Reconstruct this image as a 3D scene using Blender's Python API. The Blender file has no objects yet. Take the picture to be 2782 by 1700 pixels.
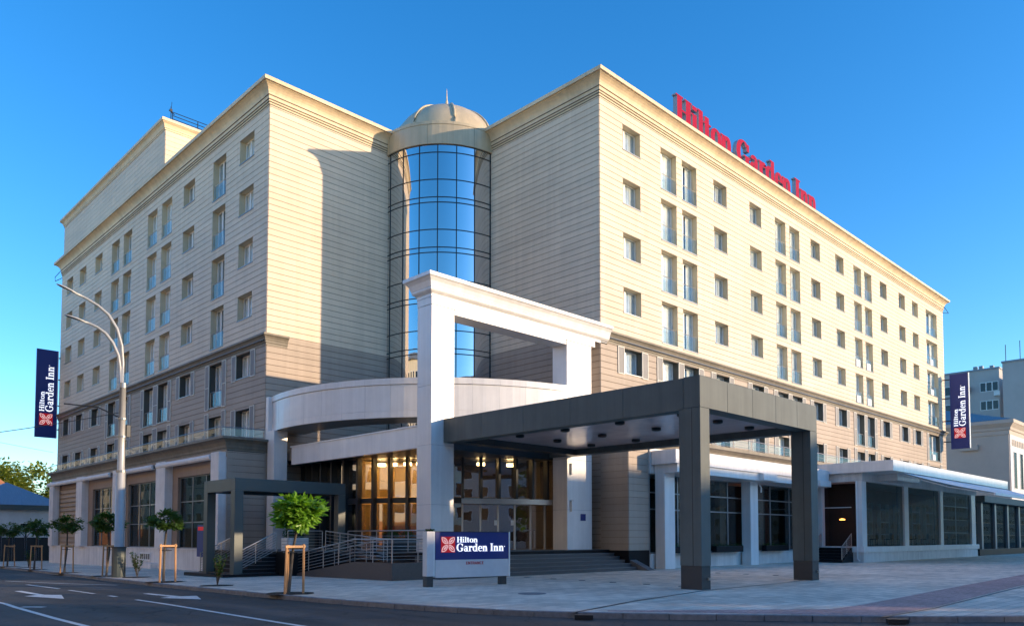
import bpy, math, random
from mathutils import Vector
random.seed(7)
sc = bpy.context.scene
PI = math.pi

# ------------------------------------------------------------------ camera, sky, sun, exposure
YAW = math.radians(45.28)
cam = bpy.data.cameras.new("camera"); camo = bpy.data.objects.new("camera", cam)
sc.collection.objects.link(camo); sc.camera = camo
camo.location = (0, 0, 1.65)
camo.rotation_euler = (PI / 2 + 0.0467, 0, YAW - PI / 2)
cam.sensor_width = 36; cam.lens = 36 * 2107.4 / 2782
cam.shift_x = -0.0042; cam.shift_y = 0.184
cam.clip_start = 0.1; cam.clip_end = 3000
SUN_EL = math.radians(9.8)
SX, SY = 0.558, -0.830                                   # horizontal direction to the sun
world = bpy.data.worlds.new("World"); sc.world = world; world.use_nodes = True
wn = world.node_tree
sky = wn.nodes.new('ShaderNodeTexSky'); sky.sky_type = 'NISHITA'; sky.sun_disc = False
sky.sun_elevation = SUN_EL; sky.sun_rotation = math.atan2(SX, SY)
sky.altitude = 0; sky.air_density = 1.0; sky.dust_density = 0.3; sky.ozone_density = 3.3
hsv = wn.nodes.new('ShaderNodeHueSaturation'); hsv.inputs['Saturation'].default_value = 1.25; hsv.inputs['Hue'].default_value = .505
wn.links.new(sky.outputs[0], hsv.inputs['Color']); wn.links.new(hsv.outputs[0], wn.nodes['Background'].inputs[0])
wn.nodes['Background'].inputs[1].default_value = 0.122
sun = bpy.data.lights.new("sun", 'SUN'); suno = bpy.data.objects.new("sun", sun)
sc.collection.objects.link(suno)
sun.energy = 2.0; sun.angle = math.radians(0.5); sun.color = (1.0, 0.74, 0.47)
suno.rotation_euler = Vector((-SX * math.cos(SUN_EL), -SY * math.cos(SUN_EL), -math.sin(SUN_EL))).to_track_quat('-Z', 'Y').to_euler()
suno.location = (60, -60, 40)
sc.view_settings.view_transform = 'Standard'; sc.view_settings.look = 'None'
sc.view_settings.exposure = 1.7; sc.view_settings.gamma = 1
sc.render.engine = 'CYCLES'
sc.cycles.max_bounces = 6; sc.cycles.transparent_max_bounces = 12

# ------------------------------------------------------------------ helpers
COL = sc.collection
WL = {}
class MB:
    def __init__(s): s.v = []; s.f = []; s.m = []
    def q(s, pts, mi=0):
        n = len(s.v); s.v += [tuple(p) for p in pts]; s.f.append(tuple(range(n, n + len(pts)))); s.m.append(mi)
    def box(s, x0, x1, y0, y1, z0, z1, mi=0):
        n = len(s.v)
        s.v += [(x0,y0,z0),(x1,y0,z0),(x1,y1,z0),(x0,y1,z0),(x0,y0,z1),(x1,y0,z1),(x1,y1,z1),(x0,y1,z1)]
        for f in ((0,3,2,1),(4,5,6,7),(0,1,5,4),(1,2,6,5),(2,3,7,6),(3,0,4,7)):
            s.f.append(tuple(n + i for i in f)); s.m.append(mi)
        return s
    def bbox(s, x0, x1, y0, y1, z0, z1, b=.02, mi=0):         # box with chamfered vertical and top edges
        n = len(s.v)
        ring = lambda i, z: [(x0+i,y0+b,z),(x0+b,y0+i,z),(x1-b,y0+i,z),(x1-i,y0+b,z),(x1-i,y1-b,z),(x1-b,y1-i,z),(x0+b,y1-i,z),(x0+i,y1-b,z)]
        s.v += ring(0, z0) + ring(0, z1 - b) + ring(b * .7, z1)
        for k in range(2):
            for i in range(8):
                j = (i + 1) % 8
                s.f.append((n+k*8+i, n+k*8+j, n+k*8+8+j, n+k*8+8+i)); s.m.append(mi)
        s.f.append(tuple(n+16+i for i in range(8))); s.m.append(mi)
        s.f.append(tuple(n+7-i for i in range(8))); s.m.append(mi)
        return s
    def prism(s, poly, z0, z1, mi=0):                        # poly: CCW xy list
        n = len(s.v); k = len(poly)
        s.v += [(x, y, z0) for x, y in poly] + [(x, y, z1) for x, y in poly]
        s.f.append(tuple(n + i for i in range(k - 1, -1, -1))); s.m.append(mi)
        s.f.append(tuple(n + k + i for i in range(k))); s.m.append(mi)
        for i in range(k):
            j = (i + 1) % k
            s.f.append((n+i, n+j, n+k+j, n+k+i)); s.m.append(mi)
        return s
    def tube(s, pts, r, n=6, mi=0):
        P = [Vector(p) for p in pts]; base = len(s.v); rr = r if isinstance(r, (list, tuple)) else [r] * len(P)
        for i, p in enumerate(P):
            d = (P[min(i+1, len(P)-1)] - P[max(i-1, 0)]).normalized()
            a = d.cross(Vector((0,0,1)) if abs(d.z) < .95 else Vector((1,0,0))).normalized(); b = d.cross(a)
            for k in range(n):
                t = 2 * PI * k / n
                s.v.append(tuple(p + (a * math.cos(t) + b * math.sin(t)) * rr[i]))
        for i in range(len(P) - 1):
            for k in range(n):
                j = (k + 1) % n
                s.f.append((base+i*n+k, base+i*n+j, base+(i+1)*n+j, base+(i+1)*n+k)); s.m.append(mi)
        s.f.append(tuple(base + k for k in range(n))); s.m.append(mi)
        s.f.append(tuple(base + (len(P)-1)*n + k for k in range(n-1, -1, -1))); s.m.append(mi)
        return s
    def lathe(s, cx, cy, prof, n=24, a0=0, a1=2*PI, mi=0):
        base = len(s.v); full = abs(a1 - a0 - 2*PI) < 1e-6; cols = n if full else n + 1
        for r, z in prof:
            for k in range(cols):
                t = a0 + (a1 - a0) * k / n
                s.v.append((cx + r * math.cos(t), cy + r * math.sin(t), z))
        for i in range(len(prof) - 1):
            for k in range(n):
                j = (k + 1) % cols
                s.f.append((base+i*cols+k, base+i*cols+j, base+(i+1)*cols+j, base+(i+1)*cols+k)); s.m.append(mi)
        return s
    def sweep(s, path, prof, closed=False, mi=0):            # profile (offset, z) along xy path, offset to the right-hand side
        base = len(s.v); k = len(prof); n = len(path)
        for i in range(n):
            p = Vector(path[i]); a = Vector(path[(i-1) % n]); b = Vector(path[(i+1) % n])
            d0 = (p - a).normalized() if (closed or i > 0) else (b - p).normalized()
            d1 = (b - p).normalized() if (closed or i < n-1) else d0
            n0 = Vector((d0.y, -d0.x)); n1 = Vector((d1.y, -d1.x)); m = n0 + n1; m = m / max(m.dot(n0), .2)
            for off, z in prof: s.v.append((p.x + m.x*off, p.y + m.y*off, z))
        for i in range(n if closed else n - 1):
            j = (i + 1) % n
            for q in range(k - 1):
                s.f.append((base+i*k+q, base+j*k+q, base+j*k+q+1, base+i*k+q+1)); s.m.append(mi)
        if not closed:
            s.f.append(tuple(base + q for q in range(k))); s.m.append(mi)
            s.f.append(tuple(base + (n-1)*k + q for q in range(k-1, -1, -1))); s.m.append(mi)
        return s
    def mesh(s, name, mats, off=(0,0,0), smooth=False):
        me = bpy.data.meshes.new(name)
        me.from_pydata([(x-off[0], y-off[1], z-off[2]) for x, y, z in s.v], [], s.f)
        for m in (mats if isinstance(mats, (list, tuple)) else [mats]): me.materials.append(m)
        me.polygons.foreach_set('material_index', s.m)
        if smooth: me.polygons.foreach_set('use_smooth', [True] * len(s.f))
        me.update(); return me
    def build(s, name, mats, parent=None, smooth=False, loc=None):
        off = WL[parent.name] if parent else (loc or (0,0,0))
        o = bpy.data.objects.new(name, s.mesh(name, mats, off, smooth)); COL.objects.link(o)
        if parent: o.parent = parent
        else: o.location = off
        WL[o.name] = off
        return o
def tag(o, label=None, cat=None, group=None, kind=None):
    if label: o['label'] = label
    if cat: o['category'] = cat
    if group: o['group'] = group
    if kind: o['kind'] = kind
    return o
def thing(name, loc, label, cat, group=None):
    o = bpy.data.objects.new(name, None); COL.objects.link(o); o.location = loc; WL[o.name] = tuple(loc)
    o.empty_display_size = .3
    return tag(o, label, cat, group)
def inst(name, me, parent, loc, rz=0):                       # shared-mesh part at a world position
    o = bpy.data.objects.new(name, me); COL.objects.link(o); o.parent = parent
    w = WL[parent.name]; o.location = (loc[0]-w[0], loc[1]-w[1], loc[2]-w[2]); o.rotation_euler = (0,0,rz)
    WL[o.name] = tuple(loc); return o
def sub(name, me, parent):                                    # shared-mesh sub-part in its parent's own frame
    o = bpy.data.objects.new(name, me); COL.objects.link(o); o.parent = parent; return o
def gz(y): return 0 if y < 25 else -0.008 * (y - 25)
ROAD = -0.125

# ------------------------------------------------------------------ materials
def nd(nt, t, **kw):
    n = nt.nodes.new(t)
    for k, v in kw.items(): setattr(n, k, v)
    return n
def mat(name, col, rough=.6, metal=0, var=.08, scale=1.5, bump=0, bscale=40, spec=.5, stretch=None, coat=0):
    m = bpy.data.materials.new(name); m.use_nodes = True; nt = m.node_tree; b = nt.nodes['Principled BSDF']
    b.inputs['Roughness'].default_value = rough; b.inputs['Metallic'].default_value = metal
    b.inputs['Specular IOR Level'].default_value = spec; b.inputs['Coat Weight'].default_value = coat
    geo = nd(nt, 'ShaderNodeNewGeometry'); src = geo.outputs['Position']
    if stretch:
        mp = nd(nt, 'ShaderNodeMapping'); mp.inputs['Scale'].default_value = stretch
        nt.links.new(src, mp.inputs['Vector']); src = mp.outputs['Vector']
    no = nd(nt, 'ShaderNodeTexNoise'); no.inputs['Scale'].default_value = scale; no.inputs['Detail'].default_value = 6; no.inputs['Roughness'].default_value = .65
    nt.links.new(src, no.inputs['Vector'])
    mr = nd(nt, 'ShaderNodeMapRange'); mr.inputs['From Min'].default_value = .3; mr.inputs['From Max'].default_value = .7
    mr.inputs['To Min'].default_value = 1 - var; mr.inputs['To Max'].default_value = 1 + var
    nt.links.new(no.outputs['Fac'], mr.inputs['Value'])
    oi = nd(nt, 'ShaderNodeObjectInfo'); r2 = nd(nt, 'ShaderNodeMapRange'); r2.inputs['To Min'].default_value = 1 - var*.35; r2.inputs['To Max'].default_value = 1 + var*.35
    nt.links.new(oi.outputs['Random'], r2.inputs['Value'])
    mu = nd(nt, 'ShaderNodeMath', operation='MULTIPLY'); nt.links.new(mr.outputs[0], mu.inputs[0]); nt.links.new(r2.outputs[0], mu.inputs[1])
    vm = nd(nt, 'ShaderNodeVectorMath', operation='SCALE'); vm.inputs[0].default_value = col[:3]
    nt.links.new(mu.outputs[0], vm.inputs['Scale']); nt.links.new(vm.outputs[0], b.inputs['Base Color'])
    if bump:
        n2 = nd(nt, 'ShaderNodeTexNoise'); n2.inputs['Scale'].default_value = bscale; n2.inputs['Detail'].default_value = 4
        nt.links.new(src, n2.inputs['Vector'])
        bp = nd(nt, 'ShaderNodeBump'); bp.inputs['Strength'].default_value = bump; bp.inputs['Distance'].default_value = .02
        nt.links.new(n2.outputs['Fac'], bp.inputs['Height']); nt.links.new(bp.outputs[0], b.inputs['Normal'])
    m['vm'] = vm.name
    return m
def weather(nt, col, amt):                                    # vertical rain streaks and broad grime patches
    geo = nd(nt, 'ShaderNodeNewGeometry'); mp = nd(nt, 'ShaderNodeMapping'); mp.inputs['Scale'].default_value = (2.6, 2.6, .10); nt.links.new(geo.outputs['Position'], mp.inputs['Vector'])
    n1 = nd(nt, 'ShaderNodeTexNoise'); n1.inputs['Scale'].default_value = 1; n1.inputs['Detail'].default_value = 5; n1.inputs['Roughness'].default_value = .7; nt.links.new(mp.outputs[0], n1.inputs['Vector'])
    n2 = nd(nt, 'ShaderNodeTexNoise'); n2.inputs['Scale'].default_value = .18; n2.inputs['Detail'].default_value = 4; nt.links.new(geo.outputs['Position'], n2.inputs['Vector'])
    mu = nd(nt, 'ShaderNodeMath', operation='MULTIPLY'); nt.links.new(n1.outputs['Fac'], mu.inputs[0]); nt.links.new(n2.outputs['Fac'], mu.inputs[1])
    mr = nd(nt, 'ShaderNodeMapRange'); mr.inputs['From Min'].default_value = .16; mr.inputs['From Max'].default_value = .36; mr.inputs['To Min'].default_value = 1.03; mr.inputs['To Max'].default_value = 1-amt; nt.links.new(mu.outputs[0], mr.inputs['Value'])
    v = nd(nt, 'ShaderNodeVectorMath', operation='SCALE'); nt.links.new(col, v.inputs[0]); nt.links.new(mr.outputs[0], v.inputs['Scale']); return v.outputs[0]
def weathered(m, amt):
    nt = m.node_tree; b = nt.nodes['Principled BSDF']; vm = nt.nodes[m['vm']]; nt.links.new(weather(nt, vm.outputs[0], amt), b.inputs['Base Color']); return m
def boards_mat(name, col, var=.05):                          # cladding: each course and length slightly different
    m = mat(name, col, rough=.62, var=var, scale=.6, stretch=(1,1,3), spec=.35, bump=.06, bscale=3)
    nt = m.node_tree; b = nt.nodes['Principled BSDF']; vm = nt.nodes[m['vm']]
    geo = nd(nt, 'ShaderNodeNewGeometry'); dv = nd(nt, 'ShaderNodeVectorMath', operation='DIVIDE'); dv.inputs[1].default_value = (7.3, 7.3, .347)
    fl = nd(nt, 'ShaderNodeVectorMath', operation='FLOOR'); wn_ = nd(nt, 'ShaderNodeTexWhiteNoise')
    nt.links.new(geo.outputs['Position'], dv.inputs[0]); nt.links.new(dv.outputs[0], fl.inputs[0]); nt.links.new(fl.outputs[0], wn_.inputs['Vector'])
    mr = nd(nt, 'ShaderNodeMapRange'); mr.inputs['To Min'].default_value = 1 - var; mr.inputs['To Max'].default_value = 1 + var*.6
    nt.links.new(wn_.outputs['Value'], mr.inputs['Value'])
    v2 = nd(nt, 'ShaderNodeVectorMath', operation='SCALE'); nt.links.new(vm.outputs[0], v2.inputs[0]); nt.links.new(mr.outputs[0], v2.inputs['Scale'])
    nt.links.new(weather(nt, v2.outputs[0], .09), b.inputs['Base Color'])
    return m
def glass(name, tint, refl=.12, rough=.02, opac=.0, body=(.02,.025,.03), waves=.0, mx_=1.0, gcol=(.95,.97,1)):
    m = bpy.data.materials.new(name); m.use_nodes = True; nt = m.node_tree; nt.nodes.remove(nt.nodes['Principled BSDF'])
    out = nt.nodes['Material Output']
    tr = nd(nt, 'ShaderNodeBsdfTransparent'); tr.inputs['Color'].default_value = (*tint, 1)
    df = nd(nt, 'ShaderNodeBsdfDiffuse'); df.inputs['Color'].default_value = (*body, 1)
    mx0 = nd(nt, 'ShaderNodeMixShader'); mx0.inputs[0].default_value = opac
    nt.links.new(tr.outputs[0], mx0.inputs[1]); nt.links.new(df.outputs[0], mx0.inputs[2])
    gl = nd(nt, 'ShaderNodeBsdfGlossy'); gl.inputs['Roughness'].default_value = rough; gl.inputs['Color'].default_value = (*gcol,1)
    fr = nd(nt, 'ShaderNodeFresnel'); gb = nd(nt, 'ShaderNodeNewGeometry')
    io = nd(nt, 'ShaderNodeMapRange'); io.inputs['To Min'].default_value = 1.5; io.inputs['To Max'].default_value = 1/1.5   # same reflectance on both faces of the pane
    nt.links.new(gb.outputs['Backfacing'], io.inputs['Value']); nt.links.new(io.outputs[0], fr.inputs['IOR'])
    mr = nd(nt, 'ShaderNodeMapRange'); mr.inputs['From Min'].default_value = .04; mr.inputs['From Max'].default_value = 1
    mr.inputs['To Min'].default_value = refl; mr.inputs['To Max'].default_value = mx_
    nt.links.new(fr.outputs[0], mr.inputs['Value'])
    mx = nd(nt, 'ShaderNodeMixShader'); nt.links.new(mr.outputs[0], mx.inputs[0]); nt.links.new(mx0.outputs[0], mx.inputs[1]); nt.links.new(gl.outputs[0], mx.inputs[2])
    if waves:
        no = nd(nt, 'ShaderNodeTexNoise'); no.inputs['Scale'].default_value = .9; geo = nd(nt, 'ShaderNodeNewGeometry')
        nt.links.new(geo.outputs['Position'], no.inputs['Vector'])
        bp = nd(nt, 'ShaderNodeBump'); bp.inputs['Strength'].default_value = waves; bp.inputs['Distance'].default_value = .05
        nt.links.new(no.outputs['Fac'], bp.inputs['Height']); nt.links.new(bp.outputs[0], gl.inputs['Normal'])
    nt.links.new(mx.outputs[0], out.inputs['Surface'])
    return m
def emis(name, col, s):
    m = mat(name, col, var=.02); b = m.node_tree.nodes['Principled BSDF']
    b.inputs['Emission Color'].default_value = (*col, 1); b.inputs['Emission Strength'].default_value = s; return m
def leafmat(name, col, var=.35):
    m = bpy.data.materials.new(name); m.use_nodes = True; nt = m.node_tree; nt.nodes.remove(nt.nodes['Principled BSDF'])
    geo = nd(nt, 'ShaderNodeNewGeometry'); no = nd(nt, 'ShaderNodeTexNoise'); no.inputs['Scale'].default_value = 6; no.inputs['Detail'].default_value = 3
    nt.links.new(geo.outputs['Position'], no.inputs['Vector'])
    mr = nd(nt, 'ShaderNodeMapRange'); mr.inputs['From Min'].default_value = .3; mr.inputs['From Max'].default_value = .7; mr.inputs['To Min'].default_value = 1-var; mr.inputs['To Max'].default_value = 1+var
    nt.links.new(no.outputs['Fac'], mr.inputs['Value'])
    vm = nd(nt, 'ShaderNodeVectorMath', operation='SCALE'); vm.inputs[0].default_value = col; nt.links.new(mr.outputs[0], vm.inputs['Scale'])
    d = nd(nt, 'ShaderNodeBsdfDiffuse'); t = nd(nt, 'ShaderNodeBsdfTranslucent'); g = nd(nt, 'ShaderNodeBsdfGlossy'); g.inputs['Roughness'].default_value = .45
    nt.links.new(vm.outputs[0], d.inputs['Color'])
    vt = nd(nt, 'ShaderNodeVectorMath', operation='MULTIPLY'); vt.inputs[1].default_value = (1.5, 1.5, .5); nt.links.new(vm.outputs[0], vt.inputs[0]); nt.links.new(vt.outputs[0], t.inputs['Color'])
    a = nd(nt, 'ShaderNodeMixShader'); a.inputs[0].default_value = .4; nt.links.new(d.outputs[0], a.inputs[1]); nt.links.new(t.outputs[0], a.inputs[2])
    b = nd(nt, 'ShaderNodeMixShader'); b.inputs[0].default_value = .05; nt.links.new(a.outputs[0], b.inputs[1]); nt.links.new(g.outputs[0], b.inputs[2])
    nt.links.new(b.outputs[0], nt.nodes['Material Output'].inputs['Surface'])
    return m
def paving_mat(name, col, bw, bh, mortar=.012, var=.16, rot=0):
    m = mat(name, col, rough=.75, var=.12, scale=.7, bump=.25, bscale=60, spec=.3)
    nt = m.node_tree; b = nt.nodes['Principled BSDF']; vm = nt.nodes[m['vm']]
    geo = nd(nt, 'ShaderNodeNewGeometry'); mp = nd(nt, 'ShaderNodeMapping'); mp.inputs['Rotation'].default_value = (0,0,rot)
    nt.links.new(geo.outputs['Position'], mp.inputs['Vector'])
    br = nd(nt, 'ShaderNodeTexBrick'); br.inputs['Scale'].default_value = 1; br.inputs['Brick Width'].default_value = bw; br.inputs['Row Height'].default_value = bh
    br.inputs['Mortar Size'].default_value = mortar; br.inputs['Color1'].default_value = (1-var,)*3 + (1,); br.inputs['Color2'].default_value = (1+var,)*3 + (1,); br.inputs['Mortar'].default_value = (.55,.55,.55,1)
    nt.links.new(mp.outputs[0], br.inputs['Vector'])
    mu = nd(nt, 'ShaderNodeVectorMath', operation='MULTIPLY'); nt.links.new(vm.outputs[0], mu.inputs[0]); nt.links.new(br.outputs['Color'], mu.inputs[1])
    # worn, stained patches
    no = nd(nt, 'ShaderNodeTexNoise'); no.inputs['Scale'].default_value = .22; no.inputs['Detail'].default_value = 7; no.inputs['Roughness'].default_value = .7; nt.links.new(geo.outputs['Position'], no.inputs['Vector'])
    mr = nd(nt, 'ShaderNodeMapRange'); mr.inputs['From Min'].default_value = .35; mr.inputs['From Max'].default_value = .65; mr.inputs['To Min'].default_value = .8; mr.inputs['To Max'].default_value = 1.12; nt.links.new(no.outputs['Fac'], mr.inputs['Value'])
    v3 = nd(nt, 'ShaderNodeVectorMath', operation='SCALE'); nt.links.new(mu.outputs[0], v3.inputs[0]); nt.links.new(mr.outputs[0], v3.inputs['Scale'])
    nt.links.new(v3.outputs[0], b.inputs['Base Color']); return m

M = {}
M['cream'] = boards_mat('cream_cladding', (.74, .60, .45))
M['taupe'] = boards_mat('taupe_cladding', (.43, .35, .28))
M['backing'] = mat('cladding_joint', (.19, .145, .105), .9)
M['cornice'] = mat('cornice_stucco', (.74, .58, .38), .6, var=.06, scale=.8, stretch=(1,1,.3))
M['band'] = mat('band_stucco', (.22, .19, .145), .6, var=.1)
M['reveal'] = mat('window_reveal', (.64, .53, .36), .6)
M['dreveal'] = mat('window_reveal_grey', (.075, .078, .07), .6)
M['pvc'] = mat('white_pvc', (.82, .82, .80), .35)
M['alu'] = mat('grey_aluminium', (.30, .31, .32), .35, .6)
M['black'] = mat('black_metal', (.015, .016, .018), .4)
M['steel'] = mat('brushed_steel', (.52, .48, .44), .42, .85, var=.1)
M['mesh'] = mat('shutter_mesh', (.26, .25, .24), .7)
M['shut'] = mat('shutter_frame', (.70, .66, .58), .5)
M['curtain'] = mat('curtain_cloth', (.88, .88, .86), .9, var=.15, scale=3)
M['curtain_b'] = mat('curtain_cloth_grey', (.55, .58, .60), .9, var=.15, scale=3)
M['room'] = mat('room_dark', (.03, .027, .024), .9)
M['wglass'] = glass('window_glass', (.94, .96, .96), .05, mx_=.55)
M['rglass'] = glass('rail_glass', (.90, .94, .94), .03, mx_=.35)
M['tglass'] = glass('tower_glass', (.05, .06, .07), .80, .012, 1.0, (.012, .02, .03), waves=.05, gcol=(.80,.80,.80))
M['sglass'] = glass('shopfront_glass', (.72, .73, .71), .05, .015, .0, waves=.03, mx_=.32)
M['eglass'] = glass('entrance_glass', (.62, .61, .58), .30, .015, .06, (.01, .01, .01), waves=.05)
M['white'] = mat('white_panel', (.84, .81, .78), .32, var=.04, spec=.5, coat=.15)
M['whiter'] = mat('white_render', (.78, .74, .70), .7, var=.08, bump=.1)
M['portico'] = mat('portico_panel', (.115, .132, .125), .5, .0, var=.08, spec=.25)
M['portbase'] = mat('portico_base', (.035, .04, .043), .45)
M['soffit'] = mat('soffit_panel', (.76, .64, .64), .22, .1, var=.08)
M['canopy'] = mat('canopy_green_grey', (.085, .105, .10), .4, .0, var=.06, spec=.4)
M['granite'] = mat('dark_granite', (.014, .014, .016), .3, var=.3, scale=25, spec=.15)
M['stone'] = mat('step_granite', (.075, .075, .078), .45, var=.2, scale=20)
M['steptop'] = mat('step_edge', (.17, .17, .175), .5, var=.2, scale=20)
M['dome'] = mat('dome_metal', (.62, .50, .33), .42, .1, var=.05)
M['navy'] = mat('navy_sign', (.008, .025, .18), .45, var=.03)
M['signgrey'] = mat('sign_silver', (.60, .60, .61), .45, .0)
M['sred'] = mat('sign_red', (.55, .01, .02), .35)
M['swhite'] = emis('sign_letter_white', (.85, .88, .95), .35)
M['sredlit'] = emis('sign_logo_red', (.62, .01, .015), .10)
M['slogo'] = emis('sign_logo_line', (.90, .70, .66), .3)
M['letred'] = mat('rooftop_letter_red', (.33, .001, .035), .6, spec=.08)
M['letside'] = mat('rooftop_letter_side', (.40, .38, .42), .5)
M['asphalt'] = mat('asphalt', (.095, .086, .08), .8, var=.22, scale=.35, bump=.5, bscale=160, spec=.3, stretch=(1,.35,1))
M['line'] = mat('road_paint', (.62, .62, .60), .7, var=.25, scale=9)
M['kerb'] = mat('kerb_stone', (.20, .20, .21), .75, var=.25, scale=6, bump=.3, bscale=60)
M['paving'] = paving_mat('paving', (.74, .61, .49), .6, .3, rot=0)
M['pink'] = paving_mat('paving_pink', (.52, .32, .29), .2, .1, .008)
M['soil'] = mat('soil', (.02, .015, .011), .95, var=.4, scale=20, bump=.8)
M['ground'] = mat('ground_dirt', (.14, .14, .12), .9, var=.3, scale=.2)
M['wood'] = mat('stake_wood', (.50, .27, .12), .6, var=.25, scale=8, stretch=(4,4,.6))
M['bark'] = mat('bark', (.10, .08, .06), .85, var=.3, scale=12)
M['leaf'] = leafmat('leaf_bright', (.17, .34, .03))
M['leafd'] = leafmat('leaf_dark', (.065, .13, .025))
M['hedge'] = leafmat('leaf_hedge', (.045, .10, .02))
M['lamp'] = mat('lamp_post_paint', (.42, .42, .41), .4, .2, var=.08)
M['brown'] = boards_mat('brown_cladding', (.33, .24, .18))
M['warmwall'] = mat('warm_interior', (.30, .22, .13), .8)
M['amber'] = emis('pendant_glow', (1.0, .32, .06), 2)
M['awning'] = mat('awning_cloth', (.82, .80, .78), .8)


for k_, a_ in (('white',.12),('whiter',.22),('cornice',.2),('band',.3),('portico',.2),('dome',.18),('steptop',.3)): weathered(M[k_], a_)
def asphalt_wear(m):                                          # repair patches, wheel tracks along the street and fine cracks
    nt = m.node_tree; b = nt.nodes['Principled BSDF']; vm = nt.nodes[m['vm']]; geo = nd(nt, 'ShaderNodeNewGeometry')
    vo = nd(nt, 'ShaderNodeTexVoronoi'); vo.inputs['Scale'].default_value = .16; nt.links.new(geo.outputs['Position'], vo.inputs['Vector'])
    bw = nd(nt, 'ShaderNodeRGBToBW'); nt.links.new(vo.outputs['Color'], bw.inputs[0]); mr = nd(nt, 'ShaderNodeMapRange'); mr.inputs['To Min'].default_value = .82; mr.inputs['To Max'].default_value = 1.16; nt.links.new(bw.outputs[0], mr.inputs['Value'])
    mp = nd(nt, 'ShaderNodeMapping'); mp.inputs['Scale'].default_value = (.9,.03,1); nt.links.new(geo.outputs['Position'], mp.inputs['Vector']); n1 = nd(nt, 'ShaderNodeTexNoise'); n1.inputs['Scale'].default_value = 1; n1.inputs['Detail'].default_value = 3; nt.links.new(mp.outputs[0], n1.inputs['Vector'])
    m2 = nd(nt, 'ShaderNodeMapRange'); m2.inputs['From Min'].default_value = .35; m2.inputs['From Max'].default_value = .65; m2.inputs['To Min'].default_value = .75; m2.inputs['To Max'].default_value = 1.2; nt.links.new(n1.outputs['Fac'], m2.inputs['Value'])
    ve = nd(nt, 'ShaderNodeTexVoronoi', feature='DISTANCE_TO_EDGE'); ve.inputs['Scale'].default_value = .45; n3 = nd(nt, 'ShaderNodeTexNoise'); n3.inputs['Scale'].default_value = 1.5; nt.links.new(geo.outputs['Position'], n3.inputs['Vector'])
    ad = nd(nt, 'ShaderNodeVectorMath', operation='MULTIPLY_ADD'); ad.inputs[1].default_value = (.9,.9,0); nt.links.new(n3.outputs['Color'], ad.inputs[0]); nt.links.new(geo.outputs['Position'], ad.inputs[2]); nt.links.new(ad.outputs[0], ve.inputs['Vector'])
    m3 = nd(nt, 'ShaderNodeMapRange'); m3.inputs['From Min'].default_value = .0; m3.inputs['From Max'].default_value = .012; m3.inputs['To Min'].default_value = .45; m3.inputs['To Max'].default_value = 1; nt.links.new(ve.outputs['Distance'], m3.inputs['Value'])
    a1 = nd(nt, 'ShaderNodeMath', operation='MULTIPLY'); nt.links.new(mr.outputs[0], a1.inputs[0]); nt.links.new(m2.outputs[0], a1.inputs[1]); a2 = nd(nt, 'ShaderNodeMath', operation='MULTIPLY'); nt.links.new(a1.outputs[0], a2.inputs[0]); nt.links.new(m3.outputs[0], a2.inputs[1])
    v = nd(nt, 'ShaderNodeVectorMath', operation='SCALE'); nt.links.new(vm.outputs[0], v.inputs[0]); nt.links.new(a2.outputs[0], v.inputs['Scale']); nt.links.new(v.outputs[0], b.inputs['Base Color'])
asphalt_wear(M['asphalt'])

# ------------------------------------------------------------------ ground, road, pavement, kerb
def sheet(name, xs, ys, zf, m):
    mb = MB()
    for i in range(len(xs)-1):
        for j in range(len(ys)-1):
            mb.q([(xs[i],ys[j],zf(ys[j])),(xs[i+1],ys[j],zf(ys[j])),(xs[i+1],ys[j+1],zf(ys[j+1])),(xs[i],ys[j+1],zf(ys[j+1]))])
    return tag(mb.build(name, m), kind='structure')
def gz2(y): return gz(min(y, 110))
sheet('ground', [-1500,-100,200,1500], [-1500,25,110,1500], lambda y: gz2(y) - .30, M['ground'])
sheet('road', [-16,130], [-30,25,110,160], lambda y: gz2(y) + ROAD, M['asphalt'])
KP = [(13.2,104),(12.9,85),(12.5,65),(11.6,45),(11.15,36),(10.9,29),(10.95,23),(11.35,18),(11.95,14.4),(12.7,12.2),(13.7,10.6),(15.35,8.35),(17.2,6.15),(19.2,4.2),(22.5,1.8),(27.5,-.9),(35,-3.2),(50,-5),(80,-6),(118,-6.5)]
def smooth(P, step):
    out = []
    for i in range(len(P)-1):
        p0, p1, p2, p3 = (Vector(P[max(i-1,0)]), Vector(P[i]), Vector(P[i+1]), Vector(P[min(i+2,len(P)-1)]))
        n = 12
        for k in range(n):
            t = k / n
            out.append(.5*((2*p1)+(p2-p0)*t+(2*p0-5*p1+4*p2-p3)*t*t+(3*p1-p0-3*p2+p3)*t**3))
    out.append(Vector(P[-1])); res = [out[0]]; acc = 0
    for a, b in zip(out, out[1:]):
        d = (b-a).length
        while acc + d >= step:
            t = (step-acc)/d; a = a + (b-a)*t; res.append(a.copy()); d = (b-a).length; acc = 0
        acc += d
    return res
KS = smooth(KP, 1.0)
mb = MB(); flat = [(p.x, p.y) for p in KS if p.y < 25]
far_ = [(p.x, p.y) for p in KS if p.y >= 25]
def inset(i):
    a = KS[max(i-1,0)]; b = KS[min(i+1,len(KS)-1)]; d = (b-a).normalized(); return KS[i] + Vector((-d.y, d.x)) * .145
INS = [inset(i) for i in range(len(KS))]
fl = [(p.x, p.y, 0) for p, k in zip(INS, KS) if k.y < 25]; fa = [(p.x, p.y) for p, k in zip(INS, KS) if k.y >= 25]
i25 = len(fa); y25 = Vector(fa[-1]).lerp(Vector(fl[0][:2]), .5); x25 = y25.x
mb.q([(x25,25,0)] + fl + [(118,25,0)])
prev = [(x25,25)] + fa[::-1]
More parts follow.
